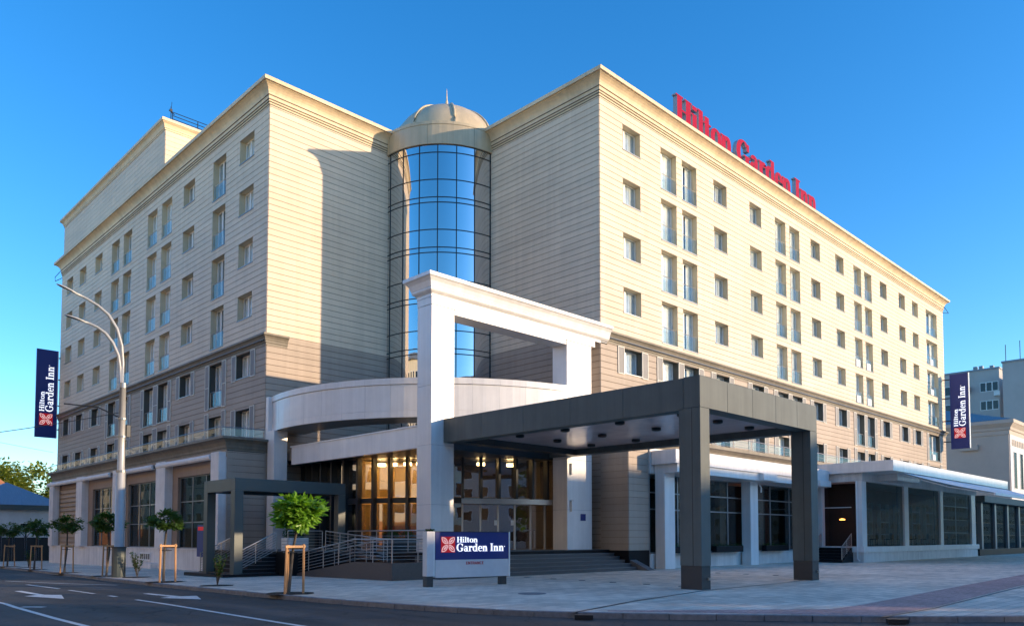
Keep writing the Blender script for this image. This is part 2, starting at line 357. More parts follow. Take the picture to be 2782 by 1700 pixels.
for (xa, ya), (xb, yb) in zip(prev, prev[1:]):
    mb.q([(xa,ya,gz(ya)),(118,ya,gz(ya)),(118,yb,gz(yb)),(xb,yb,gz(yb))])
tag(mb.build('pavement', M['paving']), kind='structure')
kerb = tag(thing('kerb', (11, 20, 0), None, None), kind='structure')
for i in range(len(KS)-1):
    if KS[i].y > 75 or KS[i].x > 60: continue
    a, b, c, d = KS[i], KS[i+1], INS[i+1], INS[i]
    e = (b-a)*.008; za = gz(a.y) + .004 + random.uniform(-.004,.004)
    mb = MB(); mb.prism([((a+e).x,(a+e).y),((b-e).x,(b-e).y),((c-e).x,(c-e).y),((d+e).x,(d+e).y)], -.30+gz(a.y), za-.012)
    ch = (d-a)*.08
    lo = [(a+e),(b-e),(c-e),(d+e)]; hi = [(a+e+ch),(b-e+ch),(c-e),(d+e)]
    mb.q([(lo[0].x,lo[0].y,za-.012),(lo[1].x,lo[1].y,za-.012),(hi[1].x,hi[1].y,za),(hi[0].x,hi[0].y,za)])
    mb.q([(p.x,p.y,za) for p in hi])
    mb.build('kerb_stone', M['kerb'], kerb)
# pink paving band and slot drains
def strip(name, pts, w, z, m, **kw):
    mb = MB()
    P = [Vector(p) for p in pts]
    L = []; R = []
    for i, p in enumerate(P):
        d = (P[min(i+1,len(P)-1)] - P[max(i-1,0)]).normalized(); n = Vector((-d.y, d.x))
        ww = w[i] if isinstance(w, (list,tuple)) else w
        L.append(p + n*ww/2); R.append(p - n*ww/2)
    for i in range(len(P)-1):
        mb.q([(R[i].x,R[i].y,z+gz(R[i].y)),(R[i+1].x,R[i+1].y,z+gz(R[i+1].y)),(L[i+1].x,L[i+1].y,z+gz(L[i+1].y)),(L[i].x,L[i].y,z+gz(L[i].y))])
    return tag(mb.build(name, m), **kw)
strip('pink_paving', [(13.9,11.1),(15.9,8.9),(17.6,7.0),(20,6.95),(30,7.55),(45,8.35),(75,9.8)], [.25,.9,1.6,1.5,1.5,1.5,1.5], .004, M['pink'], kind='structure')
for pts, lab in (([(12.95,11.35),(16.5,12.3),(21.3,13.22),(27.8,13.5),(32,14.1)], 'narrow dark slot drain running past the foot of the dark portico column'), ([(16.95,6.2),(19.8,6.1),(31.6,6.75),(60,8.3)], 'narrow dark slot drain along the pink paving band')):
    mb = MB()
    for p, q in zip(pts, pts[1:]):
        a, b = Vector(p), Vector(q); n = (b-a).normalized(); n = Vector((-n.y, n.x))*.045
        mb.q([((a-n).x,(a-n).y,.008),((b-n).x,(b-n).y,.008),((b+n).x,(b+n).y,.008),((a+n).x,(a+n).y,.008)])
    tag(mb.build('slot_drain', M['black']), lab, 'drain', 'slot drains in the pavement')
for p, lab in (((13.02,11.05), 'dark gully opening in the kerb below the first slot drain'), ((16.95,5.95), 'dark gully opening in the kerb below the pink band')):
    a = Vector(p); mb = MB(); d = Vector((.63,-.77)); n = Vector((.77,.63))
    mb.prism([tuple(a-d*.2-n*.16),tuple(a+d*.2-n*.16),tuple(a+d*.2),tuple(a-d*.2)][::1], -.11, -.012)
    tag(mb.build('kerb_gully', M['black']), lab, 'gully', 'gully openings in the kerb')
# road markings
RZ = ROAD + .004
def mark(name, pts, w, lab):
    tag(strip(name, [(x*1.075, y*1.075) for x, y in pts], w, RZ, M['line']), lab, 'road marking', 'white road markings')
mark('road_line', [(4.62,26),(4.66,23),(4.6,21.6),(4.55,18),(4.6,12),(4.6,2)], .13, 'long white line nearest the viewer at the bottom left of the road')
mark('road_line', [(4.72,21.62),(4.95,21.42),(5.1,21.2)], .2, 'short white stub branching off the nearest road line')
mark('road_line', [(7.46,24.2),(7.5,20),(7.45,14),(7.5,8),(7.6,0)], .13, 'long white line along the middle of the road in front of the trees')
mark('road_line', [(7.44,33.4),(7.5,29.4)], .13, 'white dash on the road farther from the viewer')
mark('road_line', [(7.48,28.2),(7.45,25.5)], .12, 'white dash on the road nearer the long middle line')
mark('road_line', [(7.6,37.5),(8.5,33.5),(9.6,30.3)], .11, 'thin pale line slanting to the kerb at the far left of the road')
def poly_mark(pts, lab):
    mb = MB(); mb.q([(x*1.075,y*1.075,RZ+gz(y*1.075)) for x, y in pts]); tag(mb.build('road_arrow', M['line']), lab, 'road marking', 'white road arrows')
poly_mark([(6.32,29),(6.12,29),(6.1,26.2),(5.72,25.9),(6.2,23.8),(6.62,25.7),(6.3,26.2)], 'white lane arrow between the two long road lines')
poly_mark([(8.62,24.4),(8.45,24.4),(8.5,22.4),(8.15,22.2),(8.75,20.9),(9.2,22.3),(8.8,22.4)], 'white lane arrow nearer the kerb below the staked trees')
# covers and floor lights
mb = MB(); c = (16.6,16.1); mb.lathe(*c, [(.42,.002),(.42,.012),(.36,.012),(.36,.006),(0,.006)], 24)
tag(mb.build('manhole_cover', M['kerb']), 'round manhole cover ring in the pavement before the entrance sign', 'manhole')
for i, (x, y) in enumerate([(23.3,24.2-1.3),(23.2,21.3),(23.1,19.7),(23.0,18.1),(22.9,16.5),(22.7,14.9),(32.6,19.4),(32.5,17.9),(32.4,16.4)]):
    mb = MB(); mb.lathe(x, y, [(.13,.001),(.13,.012),(.0,.014)], 14)
    row = ('left', i+1) if i < 6 else ('right', i-5)
    ords = ['first','second','third','fourth','fifth','sixth']
    tag(mb.build('floor_light', M['black'], loc=(x,y,0)), '%s round floor light of the %s row under the portico, counted from the steps' % (ords[row[1]-1], row[0]), 'floor light', 'round floor lights in the pavement')

# ------------------------------------------------------------------ hotel
XA, YB, XC, YD = 20.018, 39.84, 32.453, 26.314
YAE, XDE = 80.1, 90.57
hotel = thing('hotel_building', (XC, YD, 0), 'large cream panelled hotel with two wings, round glass tower and rows of small windows', 'building')
class Face:
    def __init__(s, p0, u, n, L): s.p0, s.u, s.n, s.L = Vector(p0), Vector(u), Vector(n), L
    def w(s, a, d, z): p = s.p0 + s.u*a + s.n*d; return (p.x, p.y, z)
FA = Face((XA,YAE),(0,-1),(-1,0),YAE-YB); FB = Face((XA,YB),(1,0),(0,-1),XC-XA)
FC = Face((XC,YB),(0,-1),(-1,0),YB-YD); FD = Face((XC,YD),(1,0),(0,-1),XDE-XC)
COURSE = .347; ZREF = 12.95
ROWT = [25.07, 21.95, 18.83, 15.71]
ops = {'A': [], 'D': []}; wins = []
colsD = [('S',35.33),('T',39.05),('T',41.32),('S',45.02),('S',49.75),('T',53.46),('T',55.75),('S',59.35),('S',63.94),('T',67.64),('T',69.96),('S',73.58),('S',78.31),('S',81.95),('W',86.81)]
colsA = [('S',42.52),('T',46.23),('S',50.87),('T',54.7),('T',57.4),('T',62.5),('T',65.25),('S',69.42),('S',73.72),('S',77.53)]
for fn, cols in (('D', colsD), ('A', colsA)):
    w0 = 1.66 if fn == 'D' else 1.82
    for ci, (k, c) in enumerate(cols):
        s = c - XC if fn == 'D' else YAE - c
        w = 3.38 if k == 'W' else w0
        for r in range(6):
            if r < 4: zt = ROWT[r]; h = 1.44 if k == 'S' else 2.5
            elif r == 4: zt = 12.24; h = 1.40 if k == 'S' else 2.66
            else: zt = 9.0; h = 1.86
            ops[fn].append((s-w/2, s+w/2, zt-h, zt)); wins.append((fn, k, s, w, zt-h, h, r, ci))

boards = []
def clad(face, fn, zlo, zhi, op, tz=ZREF, lo='taupe', hi='cream', joint=9):
    k0 = math.floor((zlo-ZREF)/COURSE); z = ZREF + k0*COURSE; rnd = random.Random(hash(fn) % 99 if False else len(fn)*7+ord(fn[0]))
    while z < zhi - .01:
        za, zb = max(z, zlo), min(z+COURSE, zhi); z += COURSE
        if zb - za < .03: continue
        full = [o for o in op if o[2] <= za+.001 and o[3] >= zb-.001]
        part = [o for o in op if o not in full and o[2] < zb and o[3] > za]
        cuts = [0, face.L]; x = rnd.uniform(2, joint)
        runs = [(0, face.L)]
        for o in full:
            nr = []
            for a, b in runs:
                if o[1] <= a or o[0] >= b: nr.append((a, b)); continue
                if o[0] > a: nr.append((a, o[0]))
                if o[1] < b: nr.append((o[1], b))
            runs = nr
        segs = []
        for a, b in runs:
            x = a
            while b - x > joint*1.3:
                n = x + rnd.uniform(joint*.7, joint*1.1); segs.append((x, n)); x = n
            segs.append((x, b))
        for a, b in segs:
            if b - a < .03: continue
            zs = sorted({za, zb} | {t for o in part for t in (o[2], o[3]) if za < t < zb and o[0] < b and o[1] > a})
            rects = []
            for z1, z2 in zip(zs, zs[1:]):
                iv = [(a, b)]
                for o in part:
                    if o[2] < z2-.001 and o[3] > z1+.001:
                        ni = []
                        for p, q in iv:
                            if o[1] <= p or o[0] >= q: ni.append((p, q)); continue
                            if o[0] > p: ni.append((p, o[0]))
                            if o[1] < q: ni.append((o[1], q))
                        iv = ni
                for p, q in iv:
                    if q-p > .02: rects.append((p, q, z1 if z1 > za else z1+.014, z2 if z2 < zb else z2-.014))
            if rects:
                m = lo if (za+zb)/2 < tz else hi
                c = face.w((a+b)/2, 0, (za+zb)/2); d2 = c[0]**2+c[1]**2+c[2]**2
                fac = abs(c[0]*face.n.x + c[1]*face.n.y)/math.sqrt(d2)
                boards.append((sum((q-p)*(z2-z1) for p, q, z1, z2 in rects)*fac/d2, face, fn, m, rects, a, b))
def add_board(mb, face, rects, mi, a, b, t=.03):
    for p, q, z1, z2 in rects:
        p2 = p + (.004 if p > a+.001 or a > 0 else 0); q2 = q - .004
        P = [face.w(p2,0,z1), face.w(q2,0,z1), face.w(q2,0,z2), face.w(p2,0,z2), face.w(p2,t,z1), face.w(q2,t,z1), face.w(q2,t,z2), face.w(p2,t,z2)]
        n = len(mb.v); mb.v += P
        for f in ((4,5,6,7),(0,1,5,4),(1,2,6,5),(2,3,7,6),(3,0,4,7)): mb.f.append(tuple(n+i for i in f)); mb.m.append(mi)
def backing(face, zlo, zhi, op, name='wall'):
    ss = sorted({0, face.L} | {t for o in op for t in o[:2]}); zs = sorted({zlo, zhi} | {t for o in op for t in o[2:] if zlo < t < zhi})
    mb = MB()
    for s0, s1 in zip(ss, ss[1:]):
        for z0, z1 in zip(zs, zs[1:]):
            if any(o[0] < (s0+s1)/2 < o[1] and o[2] < (z0+z1)/2 < o[3] for o in op): continue
            mb.q([face.w(s0,0,z0),face.w(s1,0,z0),face.w(s1,0,z1),face.w(s0,0,z1)])
    return mb.build(name, M['backing'], hotel)
walls = {'A': backing(FA, 6.6, 26.6, ops['A']), 'B': backing(FB, .9, 26.6, []), 'C': backing(FC, .9, 26.6, []), 'D': backing(FD, 6.2, 26.6, ops['D'])}
clad(FA, 'A', 6.95, 25.9, ops['A']); clad(FB, 'B', 1.0, 25.9, [], joint=40); clad(FC, 'C', 1.0, 25.9, [], joint=40); clad(FD, 'D', 6.4, 25.9, ops['D'])
boards.sort(key=lambda t: -t[0])
rest = {}
for i, (_, face, fn, m, rects, a, b) in enumerate(boards):
    if i < 292:
        mb = MB(); add_board(mb, face, rects, 0, a, b); mb.build('facade_board', M[m], walls[fn])
    else:
        mb = rest.setdefault(fn, MB()); add_board(mb, face, rects, 0 if m == 'cream' else 1, a, b)
big = MB()
for mb in rest.values():
    n = len(big.v); big.v += mb.v; big.f += [tuple(n+i for i in f) for f in mb.f]; big.m += mb.m
tag(big.build('small_facade_boards', [M['cream'], M['taupe']], hotel), kind='stuff')
# body behind the facades, floors, roof
mb = MB()
mb.q([FA.w(0,-2.6,6),FA.w(FA.L-2.6,-2.6,6),FA.w(FA.L-2.6,-2.6,26),FA.w(0,-2.6,26)]); mb.q([FD.w(2.6,-2.6,6),FD.w(FD.L,-2.6,6),FD.w(FD.L,-2.6,26),FD.w(2.6,-2.6,26)])
for z in [6.6, 9.3, 12.75, 15.6-2.75+.35, 19-2.8, 22-2.75, 22.35]:
    mb.box(XA+.45, 35.9, YB+.4, YAE-.3, z-.35, z-.1); mb.box(XC+.45, XDE-.3, YD+.45, 41.9, z-.35, z-.1)
mb.build('room_partition', M['room'], hotel)
mb = MB()
mb.box(35.9,36.2,42,YAE-.1,0,26.4); mb.box(XA+.05,36,YAE-.3,YAE,0,26.4); mb.box(36.2,XDE,41.9,42.2,0,26.4); mb.box(XDE-.3,XDE,YD+.05,41.9,0,26.4)
mb.build('wall', M['cream'], hotel)
FOOT = [(XA,YAE),(XA,YB),(XC,YB),(XC,YD),(XDE,YD),(XDE,42.2),(36.2,42.2),(36.2,YAE)]
mb = MB(); mb.prism([(x+(.2 if x<25 else -.0), y) for x, y in FOOT], 26.45, 26.9); mb.build('roof', M['band'], hotel)
# main cornice: stepped mouldings, cove, top fascia; path goes so that the right-hand side is outside
PATH = [(XA,YAE),(XA,YB),(XC,YB),(XC,YD),(XDE,YD),(XDE,42.2),(36.2,42.2),(36.2,YAE)]
prof = [(.0,25.88),(.05,25.88),(.05,26.03),(.085,26.04),(.085,26.16),(.12,26.17),(.12,26.38),(.15,26.40),(.17,26.52),(.22,26.64),(.30,26.75),(.40,26.84),(.50,26.90),(.50,26.93),(.61,26.93),(.61,27.14),(-.6,27.18)]
def cornice(path, prof, name, m, par, closed=True):
    P = path[::-1]                                            # sweep offsets to the right of travel
    area = sum(x0*y1-x1*y0 for (x0,y0),(x1,y1) in zip(P, P[1:]+P[:1]))
    if area < 0: P = P[::-1]
    return MB().sweep(P, prof, closed).build(name, m, par)
cornice(PATH, prof, 'cornice', M['cornice'], hotel)
for z, o_ in ((25.895,.056),(26.035,.089),(26.165,.124),(26.395,.156)):       # solid dark strips in place of shadow gaps between the mouldings
    cornice(PATH, [(0,z-.02),(o_,z-.02),(o_,z+.02),(0,z+.02)], 'cornice_shadow_strip', M['backing'], hotel)
# string course above the taupe storeys (A, short return on B, and D)
bp = [(0,12.30),(.04,12.30),(.04,12.42),(.09,12.43),(.09,12.52),(.11,12.56),(.14,12.66),(.20,12.76),(.28,12.82),(.28,12.92),(0,12.96)]
MB().sweep([(XA,YAE),(XA,YB),(XA+1.25,YB)], [(-0+o,z) for o,z in bp]).build('string_course', M['band'], hotel)
MB().sweep([(XC+.02,YD),(XDE,YD),(XDE,42)], bp).build('string_course', M['band'], hotel)
# rolled-up cable conduit under the string courses
MB().tube([(XA-.17,y,12.56) for y in (80,60,YB+.1)], .045).build('conduit', M['alu'], hotel)
MB().tube([(x,YD-.17,12.56) for x in (XC+.5,60,90)], .045).build('conduit', M['alu'], hotel)

# --- windows
def win_parts(w, h, tall, rev, var):
    g = {}; D0, D1 = -.032, .40; x0, x1 = -w/2, w/2
    mb = MB()
    mb.q([(x0,D0,0),(x0,D1,0),(x0,D1,h),(x0,D0,h)]); mb.q([(x1,D1,0),(x1,D0,0),(x1,D0,h),(x1,D1,h)])
    mb.q([(x0,D0,h),(x0,D1,h),(x1,D1,h),(x1,D0,h)]); mb.q([(x0,D0,0),(x1,D0,0),(x1,D1,0),(x0,D1,0)])
    fw = .06
    y0, y1 = .345, .42
    for a, b, c, d in ((x0,x0+fw,0,h),(x1-fw,x1,0,h),(x0+fw,x1-fw,0,fw),(x0+fw,x1-fw,h-fw,h)): mb.box(a,b,y0,y1,c,d,1)
    n = 2 if w < 2.5 else 3
    cut = [x0+w*.36] if n == 2 else [x0+w*.33, x0+w*.66]
    for c in cut: mb.box(c-.07,c+.07,y0-.01,y1-.01,fw,h-fw,1)
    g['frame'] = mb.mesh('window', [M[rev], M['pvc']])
    edges = [x0+fw] + [t for c in cut for t in (c-.055, c+.055)] + [x1-fw]
    g['panes'] = []
    for i in range(0, len(edges), 2):
        p = MB(); p.box(edges[i],edges[i+1],.385,.391,fw,h-fw); g['panes'].append(p.mesh('pane', M['wglass']))
    s = MB(); s.box(x0-.03,x1+.03,-.075,.34,-.035,.012); g['sill'] = s.mesh('sill', M['alu'])
    c = MB(); rnd = random.Random(var)
    spans = [[(x0,x1)], [(x0,x0+w*.34),(x0+w*.46,x1)], [(x0,x0+w*.5),(x1-w*.38,x1)], [(x0,x0+w*.3),(x1-w*.45,x1)]][var % 4]
    for a, b in spans:
        k = max(6, int((b-a)/.045)); pts = [(a+(b-a)*i/k, .44+.02*math.sin(i*1.9)+.012*math.sin(i*.7)) for i in range(k+1)]
        for (xa,ya),(xb,yb) in zip(pts, pts[1:]): c.q([(xa,ya,.03),(xb,yb,.03),(xb,yb,h-.02),(xa,ya,h-.02)])
    g['curtain'] = c.mesh('curtain', M['curtain'] if var % 3 else M['curtain_b'], smooth=True)
    if tall:
        r = MB(); r.tube([(x0,.05,1.0),(x1,.05,1.0)], .022); r.tube([(x0,.05,.10),(x1,.05,.10)], .014)
        for t in (x0+.03, x0+w*.36, x1-.03): r.tube([(t,.05,.06),(t,.05,1.0)], .013)
        g['rail'] = r.mesh('handrail', M['steel'])
        q = MB(); q.box(x0+.04,x1-.04,.06,.068,.12,.96); g['railglass'] = q.mesh('rail_glass', M['rglass'])
    return g
cache = {}
WROT = {'A': -PI/2, 'D': 0}
for i, (fn, k, s, w, z0, h, r, ci) in enumerate(wins):
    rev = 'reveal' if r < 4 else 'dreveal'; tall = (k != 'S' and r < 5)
    var = (i*7 + ci*3 + r*5) % 4
    key = (round(w,2), round(h,2), tall, rev, var)
    if key not in cache: cache[key] = win_parts(w, h, tall, rev, var)
    g = cache[key]; F = FA if fn == 'A' else FD
    o = inst('window', g['frame'], hotel, F.w(s,0,z0), WROT[fn])
    for p in g['panes']: sub('pane', p, o)
    sub('sill', g['sill'], o); sub('curtain', g['curtain'], o)
    if tall: sub('handrail', g['rail'], o); sub('rail_glass', g['railglass'], o)
# air conditioners standing in the recesses of the last windows
acm = MB(); acm.bbox(-.42,.42,-.02,.28,.06,.66,.025); acmesh = acm.mesh('air_conditioner', M['pvc'])
for fn, k, s, w, z0, h, r, ci in wins:
    if fn == 'D' and ((k == 'W' and r in (1,2,4)) or (k == 'T' and ci in (9,10) and r in (2,3))):
        inst('air_conditioner', acmesh, hotel, FD.w(s-.1,0,z0), 0)
# --- shutters beside the taupe-storey windows
def shutter_mesh(w, h):
    mb = MB(); f = .045
    for a, b, c, d in ((0,f,0,h),(w-f,w,0,h),(f,w-f,0,f),(f,w-f,h-f,h)): mb.box(a,b,-.085,-.035,c,d,0)
    if h > 2.2: mb.box(f,w-f,-.085,-.035,h*.5-.02,h*.5+.02,0)
    mb.box(f,w-f,-.068,-.05,f,h-f,1)
    return mb.mesh('shutter', [M['shut'], M['mesh']])
sc_ = {}
for fn, cols in (('D', colsD), ('A', colsA)):
    F = FA if fn == 'A' else FD; w0 = 1.66 if fn == 'D' else 1.82
    sp = sorted([((c - XC if fn == 'D' else YAE - c), 3.38 if k == 'W' else w0, k) for k, c in cols])
    for r in (4, 5):
        for j, (s, w, k) in enumerate(sp):
            z0, z1 = ((10.75,12.29) if k == 'S' else (9.48,12.29)) if r == 4 else (7.05, 9.1 if k == 'S' else 9.28)
            for side in (-1, 1):
                a = s + side*w/2; b = a + side*.58
                nb = [q for q in sp if q[0] != s and abs((q[0]-side*q[1]/2) - a) < 1.1]
                if nb:
                    if side < 0: continue
                    b = nb[0][0]-nb[0][1]/2
                lo, hi = min(a,b)+.01, max(a,b)-.01
                key = (round(hi-lo,2), round(z1-z0,2))
                if key not in sc_: sc_[key] = shutter_mesh(*key)
                inst('shutter', sc_[key], hotel, F.w(lo if True else hi,0,z0), WROT[fn])
# --- penthouse block behind the left wing's cornice
ph = MB(); ph.box(XA+.02,36,55.42,79.85,26.9,30.5); pent = ph.build('penthouse', M['backing'], hotel)
PA = Face((XA+.02,79.85),(0,-1),(-1,0),79.85-55.42); PB = Face((XA+.02,55.42),(1,0),(0,-1),15.9)
for F in (PA, PB):
    z = 26.9
    while z < 30.4:
        mb = MB(); add_board(mb, F, [(0,F.L,z+.008,min(z+COURSE,30.45)-.008)], 0, 0, F.L); mb.build('penthouse_board', M['cream'], pent); z += COURSE
cornice([(XA+.02,79.85),(XA+.02,55.42),(36,55.42),(36,79.85)], [(.03,30.40),(.06,30.40),(.06,30.5),(.1,30.52),(.12,30.62),(.2,30.78),(.3,30.86),(.3,30.9),(.36,30.9),(.36,31.1),(-.5,31.14)], 'penthouse_cornice', M['cornice'], hotel)
mb = MB()
for z in (31.5,31.75,32.0): mb.tube([(20.6,55.7,z),(26,55.7,z)], .025)
for x in (20.6,22.4,24.2,26): mb.tube([(x,55.7,31.1),(x,55.7,32.0)], .03)
mb.build('roof_railing', M['black'], hotel)
mb = MB(); mb.tube([(20.45,55.6,31.1),(20.45,55.6,32.3)], .03); mb.tube([(20.3,55.6,32.0),(20.7,55.6,31.8)], .03); mb.box(20.36,20.54,55.55,55.65,31.95,32.12); mb.tube([(20.47,55.6,32.3),(20.5,55.6,32.65)], .015)
mb.build('roof_camera_post', M['black'], hotel)
# corner brackets at the far ends of the cornices
mb = MB()
for z in (25.75,):
    mb.tube([(XA,YAE,z),(XA-.3,YAE+1.2,z-.1),(XA-.35,YAE+1.1,z+.25),(XA-.2,YAE,z+.55)], .03)
    mb.tube([(XDE,YD,z+.05),(XDE+1.0,YD-.3,z+.15),(XDE+1.0,YD-.3,z+.2),(XDE,YD-.2,z+.65)], .03)
mb.build('cornice_bracket', M['black'], hotel)

# --- round glass tower in the corner
TC, TR = (32.52, 39.5), 4.5
tower = MB().lathe(*TC, [(TR-.9,7.0),(TR-.9,25.6)], 40).build('stair_tower', M['room'], hotel)
tang = []
d0 = math.atan2(-TC[1], -TC[0])                               # angle of the point nearest the street corner
lines = [8.0]
z = 19.0 - 3.11*3
while z < 25.7:
    lines += [z, z+.32, z+1.42]; z += 3.11
lines = sorted(t for t in lines if t < 25.4) + [25.72]
da = math.radians(14.72); mid = math.radians(224.2)
cuts = [math.radians(179.6)+da*i for i in range(7)]
fr = MB()
for a in cuts:
    x, y = TC[0]+(TR+.01)*math.cos(a), TC[1]+(TR+.01)*math.sin(a); t = Vector((-math.sin(a), math.cos(a))); n = Vector((math.cos(a), math.sin(a)))
    P = [Vector((x,y))+t*.03-n*.06, Vector((x,y))+t*.03+n*.015, Vector((x,y))-t*.03+n*.015, Vector((x,y))-t*.03-n*.06]
    fr.prism([tuple(p) for p in P][::-1], 8.0, 25.72)
for z in lines:
    fr.lathe(*TC, [(TR-.05,z-.028),(TR+.018,z-.028),(TR+.018,z+.028),(TR-.05,z+.028)], 56, cuts[0]-da, cuts[-1]+da)
fr.build('mullion', M['black'], tower)
for a0, a1 in zip([cuts[0]-da]+cuts, cuts+[cuts[-1]+da]):
    for z0, z1 in zip(lines, lines[1:]):
        jit = random.uniform(-.004,.004)
        mb = MB().lathe(*TC, [(TR+jit,z0+.02),(TR-jit*.5,z1-.02)], 7, a0+.006, a1-.006)
        mb.build('pane', M['tglass'], tower, smooth=True)
dr = MB().lathe(*TC, [(TR-.1,25.72),(TR+.12,25.72),(TR+.12,26.92)], 64); dr.build('drum', M['dome'], hotel, smooth=False)
for k in range(16):
    a = mid + math.radians(22.5)*k + math.radians(8)
    x, y = TC[0]+(TR+.122)*math.cos(a), TC[1]+(TR+.122)*math.sin(a); t = Vector((-math.sin(a), math.cos(a)))*.012; n = Vector((math.cos(a), math.sin(a)))*.012
MB().lathe(*TC, [(TR+.12,26.925),(TR+.15,26.94),(TR+.15,27.12),(TR-.1,27.2),(3.58,27.3)], 64).build('drum_rim', M['dome'], hotel)
seam = MB()
for k in range(10):
    a = mid + math.radians(36)*k - math.radians(8)
    x, y = TC[0]+(TR+.121)*math.cos(a), TC[1]+(TR+.121)*math.sin(a); t = Vector((-math.sin(a), math.cos(a)))*.01; n = Vector((math.cos(a), math.sin(a)))*.006
    p = Vector((x,y)); seam.prism([tuple(p-t-n),tuple(p-t+n),tuple(p+t+n),tuple(p+t-n)], 25.74, 26.9)
seam.build('drum_seam', M['band'], hotel)
dome = []
for k in range(8):                                            # eight gores between raised ribs
    a0 = mid + math.radians(45)*k + math.radians(15)
    g = MB().lathe(*TC, [(3.55*math.cos(t), 27.25+2.95*math.sin(t)) for t in [PI/2*i/10 for i in range(10)]] + [(.02,30.2)], 6, a0, a0+PI/4)
    g.build('dome_panel', M['dome'], hotel, smooth=True)
    MB().tube([(TC[0]+3.59*math.cos(t)*math.cos(a0), TC[1]+3.59*math.cos(t)*math.sin(a0), 27.25+2.98*math.sin(t)) for t in [PI/2*i/14 for i in range(14)]], .075, 6).build('dome_rib', M['dome'], hotel, smooth=True)
MB().lathe(*TC, [(.75,30.02),(.7,30.16),(.25,30.26),(.2,30.45),(.26,30.5),(.2,30.56),(.13,30.7),(.05,31.1),(.012,31.85),(0,31.85)], 14).build('spire', M['cornice'], hotel, smooth=True)

# --- ground floor of the left wing: projecting block with plinth, bays, pilasters, rolled awnings and a terrace ledge
XF = 17.9; YE = 72.8
mb = MB(); mb.box(XF+.35,XA+.3,YB+.05,YE,-.6,6.5); mb.build('ground_floor_body', M['room'], hotel)
led = [(0,6.30),(.05,6.30),(.05,6.40),(.10,6.42),(.12,6.55),(.2,6.72),(.34,6.84),(.45,6.88),(.45,7.0),(-.1,7.03)]
MB().sweep([(XF,YE),(XF,YB),(XA+.7,YB)], led).build('terrace_ledge', M['band'], hotel)
mb = MB(); mb.box(XF,XA,YB+.02,YE,6.5,7.0); mb.build('terrace_slab', M['band'], hotel)
FL = Face((XF,YE),(0,-1),(-1,0),YE-YB); FS = Face((XF,YB),(1,0),(0,-1),XA+.7-XF)
baysA = [(41.0,46.5),(49.6,54.9),(57.4,62.4)]
sA = lambda y: YE-y
for z in (5.95, 6.13):
    mb = MB(); add_board(mb, FL, [(0,FL.L,z,z+.17)], 0, 0, FL.L); mb.build('facade_board', M['taupe'], hotel)
z = 1.0
while z < 6.25:                                               # end wall boards and brown bay boards
    z1 = min(z+COURSE, 6.28)
    mb = MB(); add_board(mb, FS, [(0,FS.L,z+.008,z1-.008)], 0, 0, FS.L, .05); mb.build('facade_board', M['taupe'], hotel)
    if z1 < 5.8:
        mb = MB(); add_board(mb, FL, [(sA(70.9),sA(65.1),z+.008,z1-.008)], 0, 0, FL.L, -.12); mb.build('facade_board', M['taupe'], hotel)
    z = z1
mb = MB()
mb.box(XF-.02,XF+.4,YB+.06,YE,1.0,1.01); mb.box(XF+.12,XF+.34,70.9,YE,1,6.2); mb.box(XF+.16,XF+.34,65.1,70.9,1,6.2); mb.box(XF+.05,XF+.34,62.4,65.1,1,6.2); mb.box(XF+.05,XF+.34,54.9,57.4,1,6.2); mb.box(XF+.05,XF+.34,46.5,49.6,1,6.2); mb.box(XF+.05,XF+.34,YB+.05,41.0,1,6.2)
mb.box(XF+.05,XF+.34,41,46.5,5.2,6.2); mb.box(XF+.05,XF+.34,49.6,54.9,5.2,6.2); mb.box(XF+.05,XF+.34,57.4,62.4,5.2,6.2)
mb.build('bay_wall', M['brown'], hotel)
mb = MB(); mb.box(XF-.12,XF+.36,YB-.05,YE+.05,-.6,.98); mb.box(XF-.17,XF+.36,YB-.1,YE+.1,.98,1.05); mb.build('plinth', M['whiter'], hotel)
for ya, yb in ((39.9,40.9),(47.3,48.75),(55.3,56.6),(63.4,64.8),(71.0,72.1)):
    MB().bbox(XF-.42,XF+.06,ya,yb,1.05,6.2,.02).build('pilaster', M['whiter'], hotel)
for ya, yb in ((41.0,48.7),(49.4,56.0),(57.3,72.7)):
    aw = MB(); aw.tube([(XF-.34,ya,5.98),(XF-.34,yb,5.98)], .16, 10); aw.box(XF-.34,XF-.02,ya,ya+.08,5.9,6.1); aw.box(XF-.34,XF-.02,yb-.08,yb,5.9,6.1); aw.build('rolled_awning', M['awning'], hotel, smooth=False)
for ya, yb in baysA:
    n = 3 if yb-ya > 5.1 else 3; xs = XF+.22
    fr = MB()
    for k in range(n+1): y = ya+(yb-ya)*k/n; fr.box(xs-.03,xs+.05,y-.04,y+.04,1.05,5.2)
    for z in (1.08,2.55,3.75,5.17): fr.box(xs-.02,xs+.04,ya,yb,z-.03,z+.03)
    f = fr.build('shop_window', M['alu'], hotel)
    for k in range(n):
        for z0, z1 in ((1.1,2.52),(2.58,3.72),(3.78,5.14)):
            p = MB(); p.box(xs,xs+.008,ya+(yb-ya)*k/n+.04,ya+(yb-ya)*(k+1)/n-.04,z0,z1); p.build('pane', M['sglass'], f)
    c = MB()                                                  # drawn curtains inside
    for cy in (ya+.1, yb-1.6):
        pts = [(xs+.5+.05*math.sin(i*1.7), cy+i*.07) for i in range(22)]
        for (xa,ya_),(xb,yb_) in zip(pts, pts[1:]): c.q([(xa,ya_,1.1),(xb,yb_,1.1),(xb,yb_,5.1),(xa,ya_,5.1)])
    c.build('curtain', M['curtain_b'], f, smooth=True)
